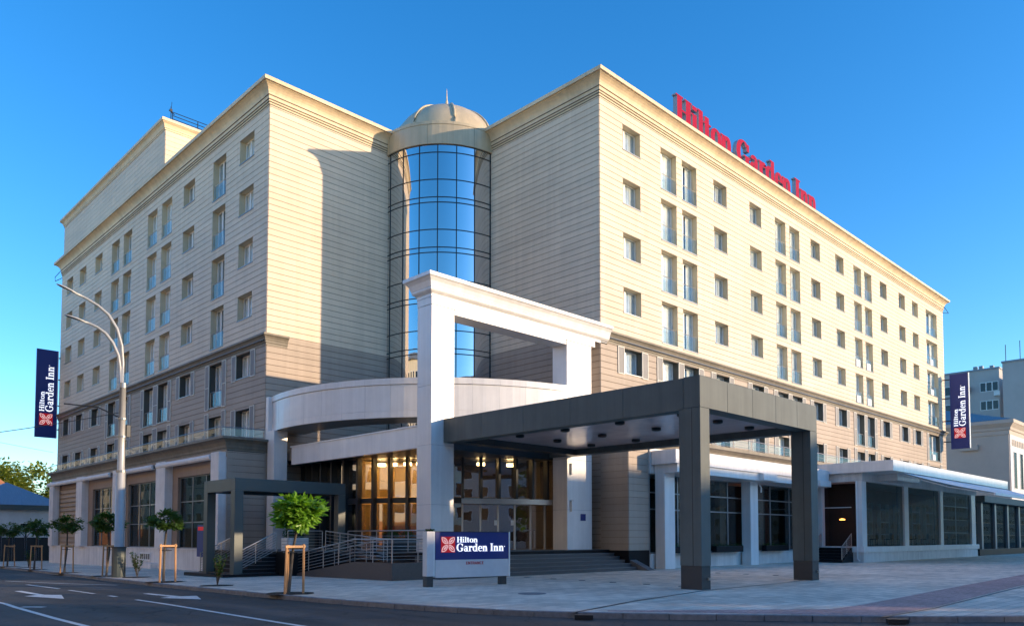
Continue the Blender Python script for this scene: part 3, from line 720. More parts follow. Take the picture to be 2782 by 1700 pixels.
# terrace railing left wing
def railing(name, pts, z0, h, parent, m, bars, glassm=None, post=1.5, r=.02):
    mb = MB()
    for p, q in zip(pts, pts[1:]):
        a, b = Vector(p), Vector(q); L = (b-a).length; n = max(1, round(L/post))
        for k in range(n+1):
            c = a+(b-a)*k/n; mb.tube([(c.x,c.y,z0),(c.x,c.y,z0+h)], r)
        mb.tube([(a.x,a.y,z0+h),(b.x,b.y,z0+h)], r*1.4)
        for t in bars: mb.tube([(a.x,a.y,z0+h*t),(b.x,b.y,z0+h*t)], r*.6)
    o = mb.build(name, m, parent)
    if glassm:
        for p, q in zip(pts, pts[1:]):
            a, b = Vector(p), Vector(q); L = (b-a).length; n = max(1, round(L/post))
            for k in range(n):
                c0 = a+(b-a)*(k+.04)/n; c1 = a+(b-a)*(k+.96)/n; t = (b-a).normalized(); nn = Vector((-t.y,t.x))*.004
                g = MB(); g.prism([tuple(c0-nn),tuple(c1-nn),tuple(c1+nn),tuple(c0+nn)], z0+.06, z0+h-.05); g.build('rail_glass', glassm, o)
    return o
railing('terrace_railing', [(17.62,72.5),(17.62,40.1),(19.9,39.62)], 7.02, .52, hotel, M['steel'], (.12,), M['rglass'], 1.9, .018)

# --- ground floor of the right wing: projecting block, terrace ledge and colonnade with flat roof
YF = 24.5
mb = MB(); mb.box(XC+.02,XDE,YF+2.2,YD+.8,-.2,6.4); mb.build('ground_floor_body', M['room'], hotel)
led2 = [(0,6.45),(.05,6.45),(.05,6.52),(.12,6.56),(.2,6.72),(.38,6.84),(.52,6.88),(.52,7.08),(-.1,7.1)]
MB().sweep([(XC,YD),(XC,YF),(XDE-6,YF),(XDE-6,YD)], led2).build('terrace_ledge', M['band'], hotel)
mb = MB(); mb.box(XC+.02,XDE-6,YF+.02,YD,6.6,7.04); mb.build('terrace_slab', M['band'], hotel)
railing('terrace_railing', [(36,24.15),(84.2,24.15)], 7.1, .62, hotel, M['steel'], (.12,.5), M['rglass'], 2.2, .018)
FCL = Face((XC,YD),(0,-1),(-1,0),YD-YF); FDL = Face((XC,YF),(1,0),(0,-1),1.75)
mb = MB(); mb.box(XC+.005,XC+1.7,YF+.005,YD,-.1,6.45); mb.build('pier_core', M['backing'], hotel)
z = 1.0
while z < 6.4:
    z1 = min(z+COURSE, 6.44)
    for F in (FCL, FDL):
        mb = MB(); add_board(mb, F, [(0,F.L,z+.008,z1-.008)], 0, 0, F.L); mb.build('facade_board', M['taupe'], hotel)
    z = z1
mb = MB(); mb.box(XC-.03,XC+1.78,YF-.03,YD,-.1,1.0); mb.build('plinth', M['granite'], hotel)
# shopfront glazing behind the colonnade
mb = MB(); mb.box(XC+1.8,53.2,YF-.05,YF+.15,-.1,.74); mb.box(XC+1.8,53.2,YF-.1,YF+.2,.74,.8); mb.build('plinth', M['whiter'], hotel)
fr = MB(); xs = [34.3+2.7*k for k in range(8)]
for x in xs: fr.box(x-.05,x+.05,YF,YF+.1,.8,5.1)
for z in (.85,3.2,4.1,5.08): fr.box(34.3,53.2,YF+.01,YF+.08,z-.035,z+.035)
f = fr.build('shop_window', M['alu'], hotel)
for xa, xb in zip(xs, xs[1:]):
    for z0, z1 in ((.89,3.16),(3.24,4.06),(4.14,5.04)):
        p = MB(); p.box(xa+.05,xb-.05,YF+.04,YF+.048,z0,z1); p.build('pane', M['sglass'], f)
for xa in (36.9, 41.9, 46.6):
    mb = MB(); mb.box(xa,xa+.75,YF+.25,YF+.6,.8,5.1); mb.build('inner_pier', M['brown'], hotel)
mb = MB(); mb.box(XC+1.75,53.2,YF-.12,YD+.2,5.1,6.46); mb.build('lintel', M['whiter'], hotel)
col = thing('colonnade', (34.5, 23.7, 0), 'white flat roofed colonnade with square columns along the right wing', 'colonnade')
mb = MB(); mb.bbox(34.3,53.0,22.8,24.36,5.57,6.3,.02); mb.build('fascia', M['white'], col)
mb = MB(); mb.box(34.6,53.0,22.92,24.36,5.12,5.565); mb.build('beam', M['white'], col)
for x in (34.6, 43.75, 51.6):
    mb = MB(); mb.bbox(x,x+.95,23.72,24.34,-.02,5.115,.015); mb.build('column', M['white'], col)
for x in (43.35, 51.2):
    mb = MB(); mb.bbox(x,x+1.7,22.6,22.915,5.14,5.55,.01); mb.build('beam_end', M['white'], col)
mb = MB(); mb.tube([(45.1,23.9,5.1),(45.1,23.7,4.8),(45.0,23.66,4.5)], .05); mb.build('drain_pipe', M['pvc'], col)
for x in (35.9, 40.2, 46.2):
    p = thing('planter_box', (x+2, 24.0, .8), {35.9:'low dark green planter trough between the first colonnade columns', 40.2:'low dark green planter trough left of the second colonnade column', 46.2:'long dark planter trough right of the second colonnade column'}[x], 'planter', 'planter troughs in the colonnade')
    mb = MB(); mb.bbox(x,x+3.1,23.98,24.3,.82,1.18,.02); mb.build('trough', M['granite'], p)
    mb = MB(); rnd = random.Random(int(x))
    for k in range(240):
        cx, cy, cz = rnd.uniform(x+.05,x+3.05), rnd.uniform(23.98,24.3), 1.15+abs(rnd.gauss(0,.10)); a = rnd.uniform(0,6.3); s_ = .05
        t = Vector((math.cos(a),math.sin(a),rnd.uniform(-.6,.6)))*s_; b_ = Vector((-math.sin(a),math.cos(a),rnd.uniform(-.6,.6)))*s_; c_ = Vector((cx,cy,cz))
        mb.q([c_-t,c_+b_*.5,c_+t,c_-b_*.5])
    mb.build('foliage', M['hedge'], p)

# ------------------------------------------------------------------ lettering: a small serif alphabet built from stems, serifs and bowls
def ring(cx, cy, rx, ry, tx, ty, a0, a1, n=14):
    out = []; A = [math.radians(a0+(a1-a0)*i/n) for i in range(n+1)]
    for t0, t1 in zip(A, A[1:]):
        p = lambda t, k: (cx+(rx-(tx if k else 0))*math.cos(t), cy+(ry-(ty if k else 0))*math.sin(t))
        out.append([p(t0,1),p(t0,0),p(t1,0),p(t1,1)])
    return out
def R_(x0, x1, y0, y1): return [[(x0,y0),(x1,y0),(x1,y1),(x0,y1)]]
XH = .68
GL = {
 'H': (.84, R_(.09,.25,0,1)+R_(.57,.73,0,1)+R_(.25,.57,.47,.54)+R_(.02,.32,0,.05)+R_(.5,.8,0,.05)+R_(.02,.32,.95,1)+R_(.5,.8,.95,1)),
 'i': (.36, R_(.10,.24,0,XH)+R_(.02,.32,0,.05)+R_(.03,.12,XH-.06,XH)+R_(.09,.25,.82,.97)),
 'l': (.36, R_(.10,.24,0,1)+R_(.02,.32,0,.05)+R_(.03,.12,.94,1)),
 't': (.42, R_(.10,.24,.08,.9)+R_(.01,.37,XH-.06,XH)+ring(.24,.14,.14,.14,.10,.06,180,330,8)),
 'o': (.62, ring(.31,.34,.29,.36,.14,.06,0,360,24)),
 'n': (.70, R_(.09,.23,0,XH)+R_(.01,.31,0,.05)+R_(.02,.1,XH-.06,XH)+ring(.38,.40,.19,.30,.14,.09,0,150,10)+R_(.43,.57,0,.41)+R_(.36,.65,0,.05)),
 'G': (.92, ring(.47,.5,.44,.52,.17,.06,42,318,22)+R_(.62,.78,.08,.44)+R_(.52,.87,.40,.46)+R_(.72,.79,.66,.95)),
 'a': (.60, ring(.27,.47,.20,.23,.10,.07,5,165,10)+R_(.33,.47,.03,.48)+ring(.24,.19,.22,.21,.13,.06,30,330,14)+R_(.42,.57,0,.06)),
 'r': (.52, R_(.09,.23,0,XH)+R_(.01,.33,0,.05)+R_(.02,.1,XH-.06,XH)+ring(.36,.42,.16,.27,.09,.11,20,160,8)+R_(.38,.5,.5,.62)),
 'd': (.68, ring(.29,.34,.27,.36,.14,.06,40,320,18)+R_(.42,.56,0,1)+R_(.34,.44,.94,1)+R_(.54,.65,0,.05)),
 'e': (.58, ring(.30,.34,.27,.36,.13,.06,0,315,18)+R_(.10,.56,.33,.39)),
 'I': (.44, R_(.13,.29,0,1)+R_(.03,.39,0,.05)+R_(.03,.39,.95,1)),
 'E': (.60, R_(.08,.22,0,1)+R_(.22,.52,0,.13)+R_(.22,.46,.44,.56)+R_(.22,.52,.87,1)),
 'N': (.72, R_(.08,.21,0,1)+R_(.5,.63,0,1)+[[(.08,1),(.5,0),(.63,0),(.21,1)]]),
 'T': (.56, R_(.21,.35,0,.87)+R_(.03,.53,.87,1)),
 'R': (.66, R_(.08,.22,0,1)+R_(.22,.36,.88,1)+R_(.22,.36,.42,.54)+ring(.36,.71,.22,.29,.13,.12,-90,90,10)+[[(.36,.42),(.48,0),(.63,0),(.48,.44)]]),
 'A': (.70, [[(.02,0),(.16,0),(.40,1),(.28,1)],[(.52,0),(.67,0),(.42,1),(.30,1)]]+R_(.18,.5,.24,.36)),
 'C': (.66, ring(.36,.5,.32,.52,.14,.12,50,310,18)),
 "'": (.16, R_(.03,.11,.55,.66)),
}
def text_width(t): return sum(GL[c][0] if c != ' ' else .3 for c in t)
def glyph(mb, ch, fn, x, d0, d1, mi_face, mi_side, bold=0):
    for k, poly in enumerate(GL[ch][1]):
        area = sum(a[0]*b[1]-b[0]*a[1] for a, b in zip(poly, poly[1:]+poly[:1])); P = poly if area > 0 else poly[::-1]
        if bold: cx_ = sum(p[0] for p in P)/len(P); P = [(p[0]+(bold if p[0] > cx_ else -bold), p[1]) for p in P]
        e = d1 + (k % 7)*.0012*(1 if d1 > d0 else -1)
        front = [fn(x+a, b, e) for a, b in P]; back = [fn(x+a, b, d0) for a, b in P]
        mb.q(front, mi_face)
        for i in range(len(P)):
            j = (i+1) % len(P); mb.q([back[i],back[j],front[j],front[i]], mi_side)
def text(parent, t, fn, mats, d0, d1, name='letter', bold=0):
    x = 0
    for ch in t:
        if ch == ' ': x += .3; continue
        mb = MB(); glyph(mb, ch, fn, x, d0, d1, 0, 1 if len(mats) > 1 else 0, bold); mb.build(name, mats, parent); x += GL[ch][0]
def logo(parent, fn, d0, mats, sq):                           # red square with four leaf outlines meeting in the middle
    mb = MB(); P = [fn(-.5,-.5,d0+sq),fn(.5,-.5,d0+sq),fn(.5,.5,d0+sq),fn(-.5,.5,d0+sq)]; mb.q(P)
    B = [fn(-.5,-.5,d0),fn(.5,-.5,d0),fn(.5,.5,d0),fn(-.5,.5,d0)]
    for i in range(4): j = (i+1)%4; mb.q([B[i],B[j],P[j],P[i]])
    o = mb.build('logo_square', mats[0], parent)
    for sx, sy in ((1,1),(-1,1),(-1,-1),(1,-1)):
        mb = MB()
        def leaf(t, w, a, b):                                 # leaf along the diagonal from a to b
            L = a+(b-a)*t; wd = w*math.sin(PI*t)**.75
            return L, wd
        n = 14; f2 = lambda s, w: (sx*(s-w)*.7071, sy*(s+w)*.7071)
        for side in (1, -1):
            for a, b, w, th in ((.06,.64,.15,.034),(.17,.47,.03,.026)):
                for i in range(n):
                    q = []
                    for t, k in ((i/n,0),((i+1)/n,0),((i+1)/n,1),(i/n,1)):
                        L, wd = leaf(t, w, a, b); wd = max(0, wd - k*th); 
                        if k: L = L + (.5-t)*th*.8
                        q.append(fn(*f2(L, side*wd), d0+sq+.004))
                    mb.q(q if sx*sy*side < 0 else q[::-1])
        mb.build('logo_leaf', mats[1], o)

# rooftop letters
rs = thing('rooftop_sign', (40, 26.2, 27.15), 'red channel letters reading Hilton Garden Inn standing on the roof edge', 'sign')
T_ = 'Hilton Garden Inn'; sx_ = 19.6/text_width(T_); ch_ = 1.75
text(rs, T_, lambda a, b, d: (39.7+a*sx_, 26.15-d, 27.2+b*ch_), [M['letred'], M['letside']], -.25, .05, bold=.05)
mb = MB()
for k in range(20): mb.box(39.9+k*1.0,39.95+k*1.0,26.42,26.47,27.1,27.9)
for z in (27.35, 27.85): mb.box(39.7,59.3,26.44,26.5,z,z+.06)
mb.build('support_frame', M['black'], rs)
# blade signs at both ends of the building
def blade(name, loc, P, u, nrm, w, z0, h, lab, par_side):
    b = thing(name, loc, lab, 'sign', 'vertical hotel blade signs')
    p = Vector(P); u = Vector(u); n = Vector(nrm)
    W = lambda a, d, z: ((p+u*a+n*d).x, (p+u*a+n*d).y, z)
    mb = MB(); C = [W(0,-.2,0)[:2],W(w,-.2,0)[:2],W(w,0,0)[:2],W(0,0,0)[:2]]
    ar = sum(a[0]*c[1]-c[0]*a[1] for a, c in zip(C, C[1:]+C[:1])); mb.prism(C if ar > 0 else C[::-1], z0, z0+h); mb.build('sign_box', M['navy'], b)
    e = MB()
    C = [W(w-.0,-.22,0)[:2],W(w+.06,-.22,0)[:2],W(w+.06,.02,0)[:2],W(w,.02,0)[:2]] ; ar = sum(a[0]*c[1]-c[0]*a[1] for a, c in zip(C, C[1:]+C[:1])); e.prism(C if ar > 0 else C[::-1], z0, z0+h); e.build('edge_strip', M['pvc'], b)
    k1 = 1.85/text_width('Hilton'); k2 = 4.3/text_width("Garden Inn'")
    text(b, 'Hilton', lambda a, c, d: W(w*.40-c*.37, d, z0+2.35+a*k1), [M['swhite']], 0, .03)
    text(b, "Garden Inn'", lambda a, c, d: W(w*.82-c*.62, d, z0+2.35+a*k2), [M['swhite']], 0, .03)
    logo(b, lambda a, c, d: W(w*.5+a*1.08, d, z0+1.65+c*1.08), 0, (M['sredlit'], M['slogo']), .02)
    br = MB()
    for z in (z0+.8, z0+3, z0+5.4, z0+7.4): br.tube([par_side(z), W(w if par_side(z)[0] > 15 and nrm[1] else 0, -.1, z)], .06)
    br.build('bracket', M['black'], b)
blade('blade_sign', (18.1,79.9,10.75), (18.08,79.9), (1,0), (0,-1), 1.70, 10.76, 8.03, 'navy vertical blade sign at the far left corner of the hotel', lambda z: (20.0,80.0,z))
blade('blade_sign', (89.9,25.0,10.98), (89.9,25.6), (0,-1), (-1,0), 1.75, 10.98, 7.9, 'navy vertical blade sign at the far right corner of the hotel', lambda z: (89.9,26.3,z))

# ------------------------------------------------------------------ white gateway frame and curved fascia over the entrance
TZ = 1.05                                                     # terrace level
gate = thing('entrance_gateway', (21.5, 26.8, TZ), 'tall white gateway frame with moulded cornice in front of the round tower', 'gateway')
GX0, GX1, GY0, GY1 = 20.87, 31.69, YD, YD+1.0
for x0, x1 in ((GX0,22.16),(29.73,GX1)):
    zc = [TZ, 3.1, 5.7, 8.3, 11.848]
    for z0_, z1_ in zip(zc, zc[1:]): MB().bbox(x0,x1,GY0,GY1,z0_,z1_-.012,.01).build('column_panel', M['white'], gate)
    MB().box(x0+.02,x1-.02,GY0+.02,GY1-.02,TZ,11.84).build('column_core', M['alu'], gate)
for xa_, xb_ in ((GX0-.006,24.4),(24.41,28.2),(28.21,GX1+.30)): MB().box(xa_,xb_,GY0-.012,GY1+.012,11.855,12.165).build('architrave_panel', M['white'], gate)
mb = MB(); mb.box(22.2,29.7,GY0+.02,GY1-.02,11.62,11.853); mb.build('beam_soffit', M['white'], gate)
gp = [(0,12.175),(.03,12.175),(.03,12.30),(.08,12.34),(.16,12.40),(.2,12.46),(.2,12.53),(.22,12.545),(.24,12.62),(.30,12.78),(.40,12.90),(.48,12.95),(.48,13.10),(-.3,13.13)]
MB().sweep([(XC-.02,GY1),(GX0,GY1),(GX0,GY0),(XC+.55,GY0)], gp).build('cornice', M['white'], gate)
AC, AR = (31.29, 37.12), 11.27
aa0, aa1 = math.atan2(39.88-AC[1], 20.0-AC[0]), math.atan2(26.5-AC[1], 29.72-AC[0]) + 2*PI
NF = 14
fas = thing('curved_fascia', (21, 37, 7.45), 'curved white panel fascia sweeping around the tower above the entrance', 'fascia')
for k in range(NF):
    b0 = aa0+(aa1-aa0)*k/NF; b1 = aa0+(aa1-aa0)*(k+1)/NF; e = .0003; j = random.uniform(-.002,.002)
    MB().lathe(*AC, [(AR-.06,7.80),(AR+j,7.80),(AR+j,9.06),(AR-.06,9.06)], 2, b0+e, b1-e).build('fascia_panel', M['white'], fas)
    MB().lathe(*AC, [(AR-.5,9.08),(AR+.05,9.08),(AR+.05,9.38),(AR-.6,9.42)], 2, b0+e, b1-e).build('coping_panel', M['white'], fas)
    MB().lathe(*AC, [(AR-.06,7.79),(AR+.015,7.79),(AR+.015,7.47),(AR-.4,7.46)], 2, b0+e, b1-e).build('lower_panel', M['white'], fas)
MB().lathe(*AC, [(AR-.06,9.1),(AR-.062,7.46),(AR-1.9,7.46),(AR-1.9,9.1),(AR-.06,9.12)], 48, aa0, aa1).build('fascia_core', M['alu'], fas)
mb = MB(); mb.bbox(20.0,20.8,38.77,39.5,TZ,7.46,.012); mb.build('column', M['white'], fas)
mb = MB(); mb.bbox(20.03,20.6,39.5,39.83,7.0,9.36,.01); mb.build('end_panel', M['white'], fas)
# lower canopy slab with white edge beam
slab = thing('entrance_roof_slab', (21, 32, 5.6), 'low white edge beam and flat roof running back from the near white column', 'roof')
mb = MB(); mb.box(21.4,32.35,27.4,39.7,5.72,6.3); mb.build('roof_deck', M['portbase'], slab)
ys = [27.33,30.1,32.9,35.7,38.5]
for y0, y1 in zip(ys, ys[1:]):
    mb = MB(); mb.box(20.9,21.15,y0+.006,y1-.006,5.62,6.56); mb.build('edge_panel', M['white'], slab)
mb = MB(); mb.box(20.86,21.3,27.33,38.6,6.565,6.63); mb.build('edge_cap', M['white'], slab)
mb = MB(); mb.box(21.0,21.4,38.0,39.75,5.9,6.4); mb.build('edge_return', M['taupe'], slab)
mb = MB(); mb.bbox(24.2,25.2,32.6,33.4,6.3,7.45,.01); mb.build('roof_pier', M['white'], slab)

# ------------------------------------------------------------------ curved entrance glazing with fins
GR = 9.15
glz = thing('entrance_glazing', (24.5, 31, TZ), 'curved dark entrance glazing with upright fins and glass doors', 'glazing')
st = math.radians(5.75); g0 = math.radians(163.5); ng = 20
frm = MB()
for k in range(ng+1):
    a = g0+st*k; n = Vector((math.cos(a), math.sin(a))); t = Vector((-n.y, n.x)); p = Vector(AC)+n*GR
    deg = math.degrees(a)
    zlo = TZ if deg < 229 else 3.45
    C = [p-t*.06-n*.02, p-t*.06+n*.34, p+t*.06+n*.34, p+t*.06-n*.02]
    mb = MB(); mb.prism([tuple(q) for q in C][::-1], zlo, 5.72); mb.build('fin', M['portbase'], glz)
    if deg >= 229:
        C = [p-t*.045-n*.05, p-t*.045+n*.05, p+t*.045+n*.05, p+t*.045-n*.05]
        mb = MB(); mb.prism([tuple(q) for q in C][::-1], TZ, 3.45); mb.build('door_post', M['shut'], glz)
    if k < ng:
        b = a+st; n2 = Vector((math.cos(b), math.sin(b))); p2 = Vector(AC)+n2*GR
        for z0, z1 in ((TZ+.05,3.4),(3.72,5.7)):
            q0 = p+(p2-p)*.05; q1 = p+(p2-p)*.95; nn = (n+n2).normalized()*.005
            mb = MB(); mb.prism([tuple(q0-nn),tuple(q0+nn),tuple(q1+nn),tuple(q1-nn)], z0, z1); mb.build('pane', M['eglass'], glz)
        q = [p-n*.08, p+n*.08, p2+n2*.08, p2-n2*.08]
        mb = MB(); mb.prism([tuple(v) for v in q], 3.42, 3.70); mb.build('transom', M['portbase'] if deg < 229 else M['alu'], glz)
mb = MB().lathe(*AC, [(GR-.3,3.36),(GR+.75,3.36),(GR+.75,3.62),(GR-.1,3.64)], 10, math.radians(232), math.radians(262)); mb.build('door_canopy', M['steel'], glz)
for deg, z in ((243.4,2.3),(249.0,2.3)):                       # paper notices on the doors
    a = math.radians(deg); n = Vector((math.cos(a), math.sin(a))); t = Vector((-n.y, n.x)); p = Vector(AC)+n*(GR+.012)
    mb = MB(); mb.q([(*(p-t*.09),z),(*(p+t*.09),z),(*(p+t*.09),z+.26),(*(p-t*.09),z+.26)]); mb.build('door_notice', M['pvc'], glz)
a = math.radians(255); n = Vector((math.cos(a), math.sin(a))); p = Vector(AC)+n*(GR+.08)
t = Vector((-n.y, n.x))
mb = MB(); mb.tube([(*(p-t*.35),2.05),(*(p+t*.35),2.05)], .03); mb.tube([(*(p+t*.3),TZ+.1),(*(p+t*.3),2.1)], .02); mb.build('door_handle', M['steel'], glz)
# lobby behind the glass
M['lobby'] = mat('lobby_paint', (.72,.50,.20), .8); M['lobbylow'] = mat('lobby_orange_panel', (.55,.16,.05), .7); M['lobbyglow'] = emis('lobby_fill_glow', (1.0,.66,.30), 14)  # last one is a fill glow for the added ceiling discs
def arc_wall(name, m, rad, z0, z1, d0, d1): MB().lathe(*AC, [(rad,z0),(rad,z1)], 12, math.radians(d0), math.radians(d1)).build(name, m, glz)
arc_wall('lobby_backing', M['room'], GR-4.5, TZ, 5.7, 150, 196); arc_wall('lobby_backing', M['lobby'], GR-2.2, 2.3, 5.7, 197, 222); arc_wall('lobby_panel', M['lobbylow'], GR-2.15, TZ, 2.3, 197, 222); arc_wall('lobby_backing', M['warmwall'], GR-4.5, TZ, 5.7, 223, 285)
for dg in (197, 222):
    a = math.radians(dg); n = Vector((math.cos(a), math.sin(a))); p = Vector(AC)+n*(GR-4.5); q = Vector(AC)+n*(GR-.15); t = Vector((-n.y,n.x))*.05
    MB().prism([tuple(p-t),tuple(q-t),tuple(q+t),tuple(p+t)][::1], TZ, 5.7).build('glow_partition', M['lobby'], glz)  # partitions added to keep the amber glow within this stretch
for dg in (201,206,212,217,240,252):
    a = math.radians(dg); x, y = AC[0]+(GR-1.2)*math.cos(a), AC[1]+(GR-1.2)*math.sin(a)
    MB().lathe(x, y, [(0,5.45),(.22,5.45),(.22,5.6),(0,5.6)], 14).build('lobby_glow_disc', M['lobbyglow'], glz)  # emissive discs added to give the entrance glass its amber glow
for dg in (203.5, 214.5):                                      # counter and armchair silhouettes
    a = math.radians(dg); x, y = AC[0]+(GR-1.5)*math.cos(a), AC[1]+(GR-1.5)*math.sin(a); MB().bbox(x-.4,x+.4,y-.4,y+.4,TZ,TZ+.85,.08).build('lobby_armchair', M['portbase'], glz)
mb = MB(); mb.box(XC-.35,XC-.02,27.4,30.2,TZ,5.7); mb.build('return_wall', M['brown'], glz)

# ------------------------------------------------------------------ dark portico in front
por = thing('entrance_portico', (26, 20, 0), 'dark grey steel portico canopy on two square posts before the entrance', 'portico')
PX0, PX1, PY0, PY1 = 21.55, 30.1, 13.4, 26.30
def panels(x0, x1, y0, y1, z0, z1, along, n, name, m):
    for k in range(n):
        if along == 'x': mb = MB().bbox(x0+(x1-x0)*k/n+.004,x0+(x1-x0)*(k+1)/n-.004,y0,y1,z0,z1,.008)
        else: mb = MB().bbox(x0,x1,y0+(y1-y0)*k/n+.004,y0+(y1-y0)*(k+1)/n-.004,z0,z1,.008)
        mb.build(name, m, por)
panels(PX0, PX1, PY0, PY0+.62, 5.86, 6.88, 'x', 5, 'front_beam_panel', M['portico'])
panels(PX0, PX0+.55, PY0+.62, PY1, 5.82, 6.86, 'y', 5, 'side_beam_panel', M['portico'])
panels(PX1-.55, PX1, PY0+.62, PY1+1.2, 5.82, 6.86, 'y', 5, 'side_beam_panel', M['portico'])
panels(PX0+.55, PX1-.55, 25.6, 26.2, 5.82, 6.86, 'x', 4, 'rear_beam_panel', M['portbase'])
mb = MB(); mb.box(PX0+.55,PX1-.55,PY0+.6,25.6,6.5,6.84); mb.build('roof', M['portbase'], por)
nx, ny = 4, 6
for i in range(nx):
    for j in range(ny):
        x0 = PX0+.56+(PX1-PX0-1.12)*i/nx; x1 = PX0+.56+(PX1-PX0-1.12)*(i+1)/nx; y0 = PY0+.63+(25.59-PY0-.63)*j/ny; y1 = PY0+.63+(25.59-PY0-.63)*(j+1)/ny
        e = random.uniform(-.006,.006)
        mb = MB(); mb.q([(x0+.005,y0+.005,6.10+e),(x0+.005,y1-.005,6.10-e),(x1-.005,y1-.005,6.10+e*.5),(x1-.005,y0+.005,6.10-e*.5)]); mb.build('soffit_panel', M['soffit'], por)
mb = MB(); mb.box(PX0+.55,PX1-.55,PY0+.62,25.6,6.13,6.49); mb.build('soffit_void', M['black'], por)
for x in (23.6,26.0,28.4):
    for y in (15.4,18.2,21.0,23.6):
        mb = MB(); mb.lathe(x, y, [(.0,6.02),(.10,6.02),(.17,5.98),(.19,6.0),(.19,6.095)], 16); mb.build('downlight', M['black'], por)
for x0, x1 in ((PX0,PX0+.56),(PX1-.6,PX1)):
    mb = MB(); mb.bbox(x0,x1,PY0,PY0+.8,.76,5.85,.008); mb.build('post', M['portico'], por)
    mb = MB(); mb.bbox(x0+.012,x1-.012,PY0+.012,PY0+.788,0,.76,.008); mb.build('post_base', M['portbase'], por)
    mb = MB(); mb.box(x0-.004,x0,PY0+.30,PY0+.32,.76,5.85); mb.build('post_seam', M['black'], por)
    mb = MB(); mb.lathe(x1-.16, PY0-.02, [(0,.3),(.05,.3),(.05,.38),(.0,.38)], 10); mb.box(x1-.19,x1-.13,PY0-.03,PY0+.02,.32,.36); mb.build('post_socket', M['steel'], por)

# ------------------------------------------------------------------ terrace, steps, ramp, rails
ter = thing('entrance_terrace', (24, 30, 0), 'dark granite entrance terrace with broad front steps and side ramp', 'terrace')
mb = MB(); mb.prism([(20.3,25.75),(33.0,25.75),(33.0,39.8),(17.2,39.8),(17.2,31.9),(20.3,31.9)], -.3, TZ-.03); mb.build('terrace_body', M['granite'], ter)
mb = MB(); mb.prism([(20.28,25.72),(33.0,25.72),(33.0,39.8),(17.17,39.8),(17.17,31.88),(20.28,31.88)], TZ-.028, TZ); mb.build('terrace_paving', M['stone'], ter)
for k in range(6):
    z = .175*(k+1); y0 = 24.0+.35*k
    if k == 5: y0 = 25.70
    s_ = MB().box(19.6,32.5,y0+.02,25.74 if k < 5 else 25.745,-.1 if k == 0 else z-.175,z-.03); s_.box(19.6,32.5,y0,25.73 if k < 5 else 25.738,z-.029,z-.002 if k == 5 else z,1)
    if k < 5: s_.build('step', [M['stone'], M['steptop']], ter)
mb = MB(); c = [(24.0-.75,0),(25.8,TZ+.04),(25.8,-.1),(24-.75,-.1)]
pts0 = [(32.52,y,z) for y, z in c]; pts1 = [(33.05,y,z) for y, z in c]
mb.q(pts0); mb.q(pts1[::-1])
for i in range(4): j = (i+1)%4; mb.q([pts0[j],pts0[i],pts1[i],pts1[j]])
mb.build('stair_cheek', M['steptop'], ter)
# switchback ramp: lower flight along the street, landing at the corner, upper flight back
def ramp(mb, x0, x1, ys_, mi=0):
    top = [(y, z) for y, z in ys_]
    for (ya,za),(yb,zb) in zip(top, top[1:]):
        P = [(x0,ya,-.3),(x1,ya,-.3),(x1,yb,-.3),(x0,yb,-.3),(x0,ya,za),(x1,ya,za),(x1,yb,zb),(x0,yb,zb)]
        n = len(mb.v); mb.v += P
        for f in ((0,3,2,1),(4,5,6,7),(0,1,5,4),(1,2,6,5),(2,3,7,6),(3,0,4,7)): mb.f.append(tuple(n+i for i in f)); mb.m.append(mi)
mb = MB(); ramp(mb, 17.7, 19.0, [(24.66,.64),(27.3,.64),(32.4,-.04)]); mb.build('ramp_flight', M['granite'], ter)
mb = MB(); ramp(mb, 19.01, 20.29, [(24.66,.64),(26.9,.64),(31.87,TZ-.01)]); mb.build('ramp_flight', M['granite'], ter)
mb = MB(); ramp(mb, 17.66, 20.3, [(24.63,.68),(24.74,.68)]); ramp(mb, 17.66, 17.78, [(24.75,.68),(27.3,.68),(32.4,.0)]); mb.build('ramp_kerb', M['stone'], ter)
# left stairs under the small canopy, climbing along +X
for k in range(6):
    z = gz(34)+.17*(k+1)
    mb = MB(); mb.box(15.2+.33*k,17.19,33.0,36.6,-.4 if k == 0 else z-.2,z-.03); mb.box(15.18+.33*k,17.19,32.98,36.6,z-.03,z,1)
    mb.build('side_step', [M['granite'], M['stone']], ter)
mb = MB(); mb.prism([(14.6,32.7),(17.2,32.7),(17.2,36.9),(14.6,36.9)], -.4, .06); mb.build('side_step_base', M['granite'], ter)
rails = thing('ramp_railing', (17.8, 28, 0), 'steel handrails with thin horizontal bars along the switchback ramp', 'railing')
def rail3(pts, h=.92, bars=6, post=1.2, r=.021, name='rail_run', par=None):
    mb = MB()
    for p, q in zip(pts, pts[1:]):
        a, b = Vector(p), Vector(q); L = (b-a).length; n = max(1, round(L/post))
        for k in range(n+1): c = a+(b-a)*k/n; mb.tube([c, c+Vector((0,0,h))], r)
    mb.tube([Vector(p)+Vector((0,0,h)) for p in pts], r*1.35, 8)
    for j in range(1, bars+1): mb.tube([Vector(p)+Vector((0,0,h*j/(bars+1))) for p in pts], r*.55)
    mb.build(name, M['steel'], par or rails)
rail3([(17.72,32.2,.0),(17.72,27.3,.68),(17.72,24.72,.68)])
rail3([(17.72,24.70,.68),(20.2,24.70,.68)])
rail3([(19.0,32.2,0.02),(19.0,27.1,.66)], bars=2)
rail3([(19.05,26.9,.66),(19.05,31.8,1.05)], bars=5)
rail3([(20.25,25.9,1.05),(20.25,31.8,1.05)], bars=3)
rail3([(17.25,32.0,1.05),(19.0,32.0,1.05)], bars=6)
lr = thing('side_stair_railing', (15.3, 33, 0), 'pair of steel handrails climbing the small side stairs under the green canopy', 'railing')
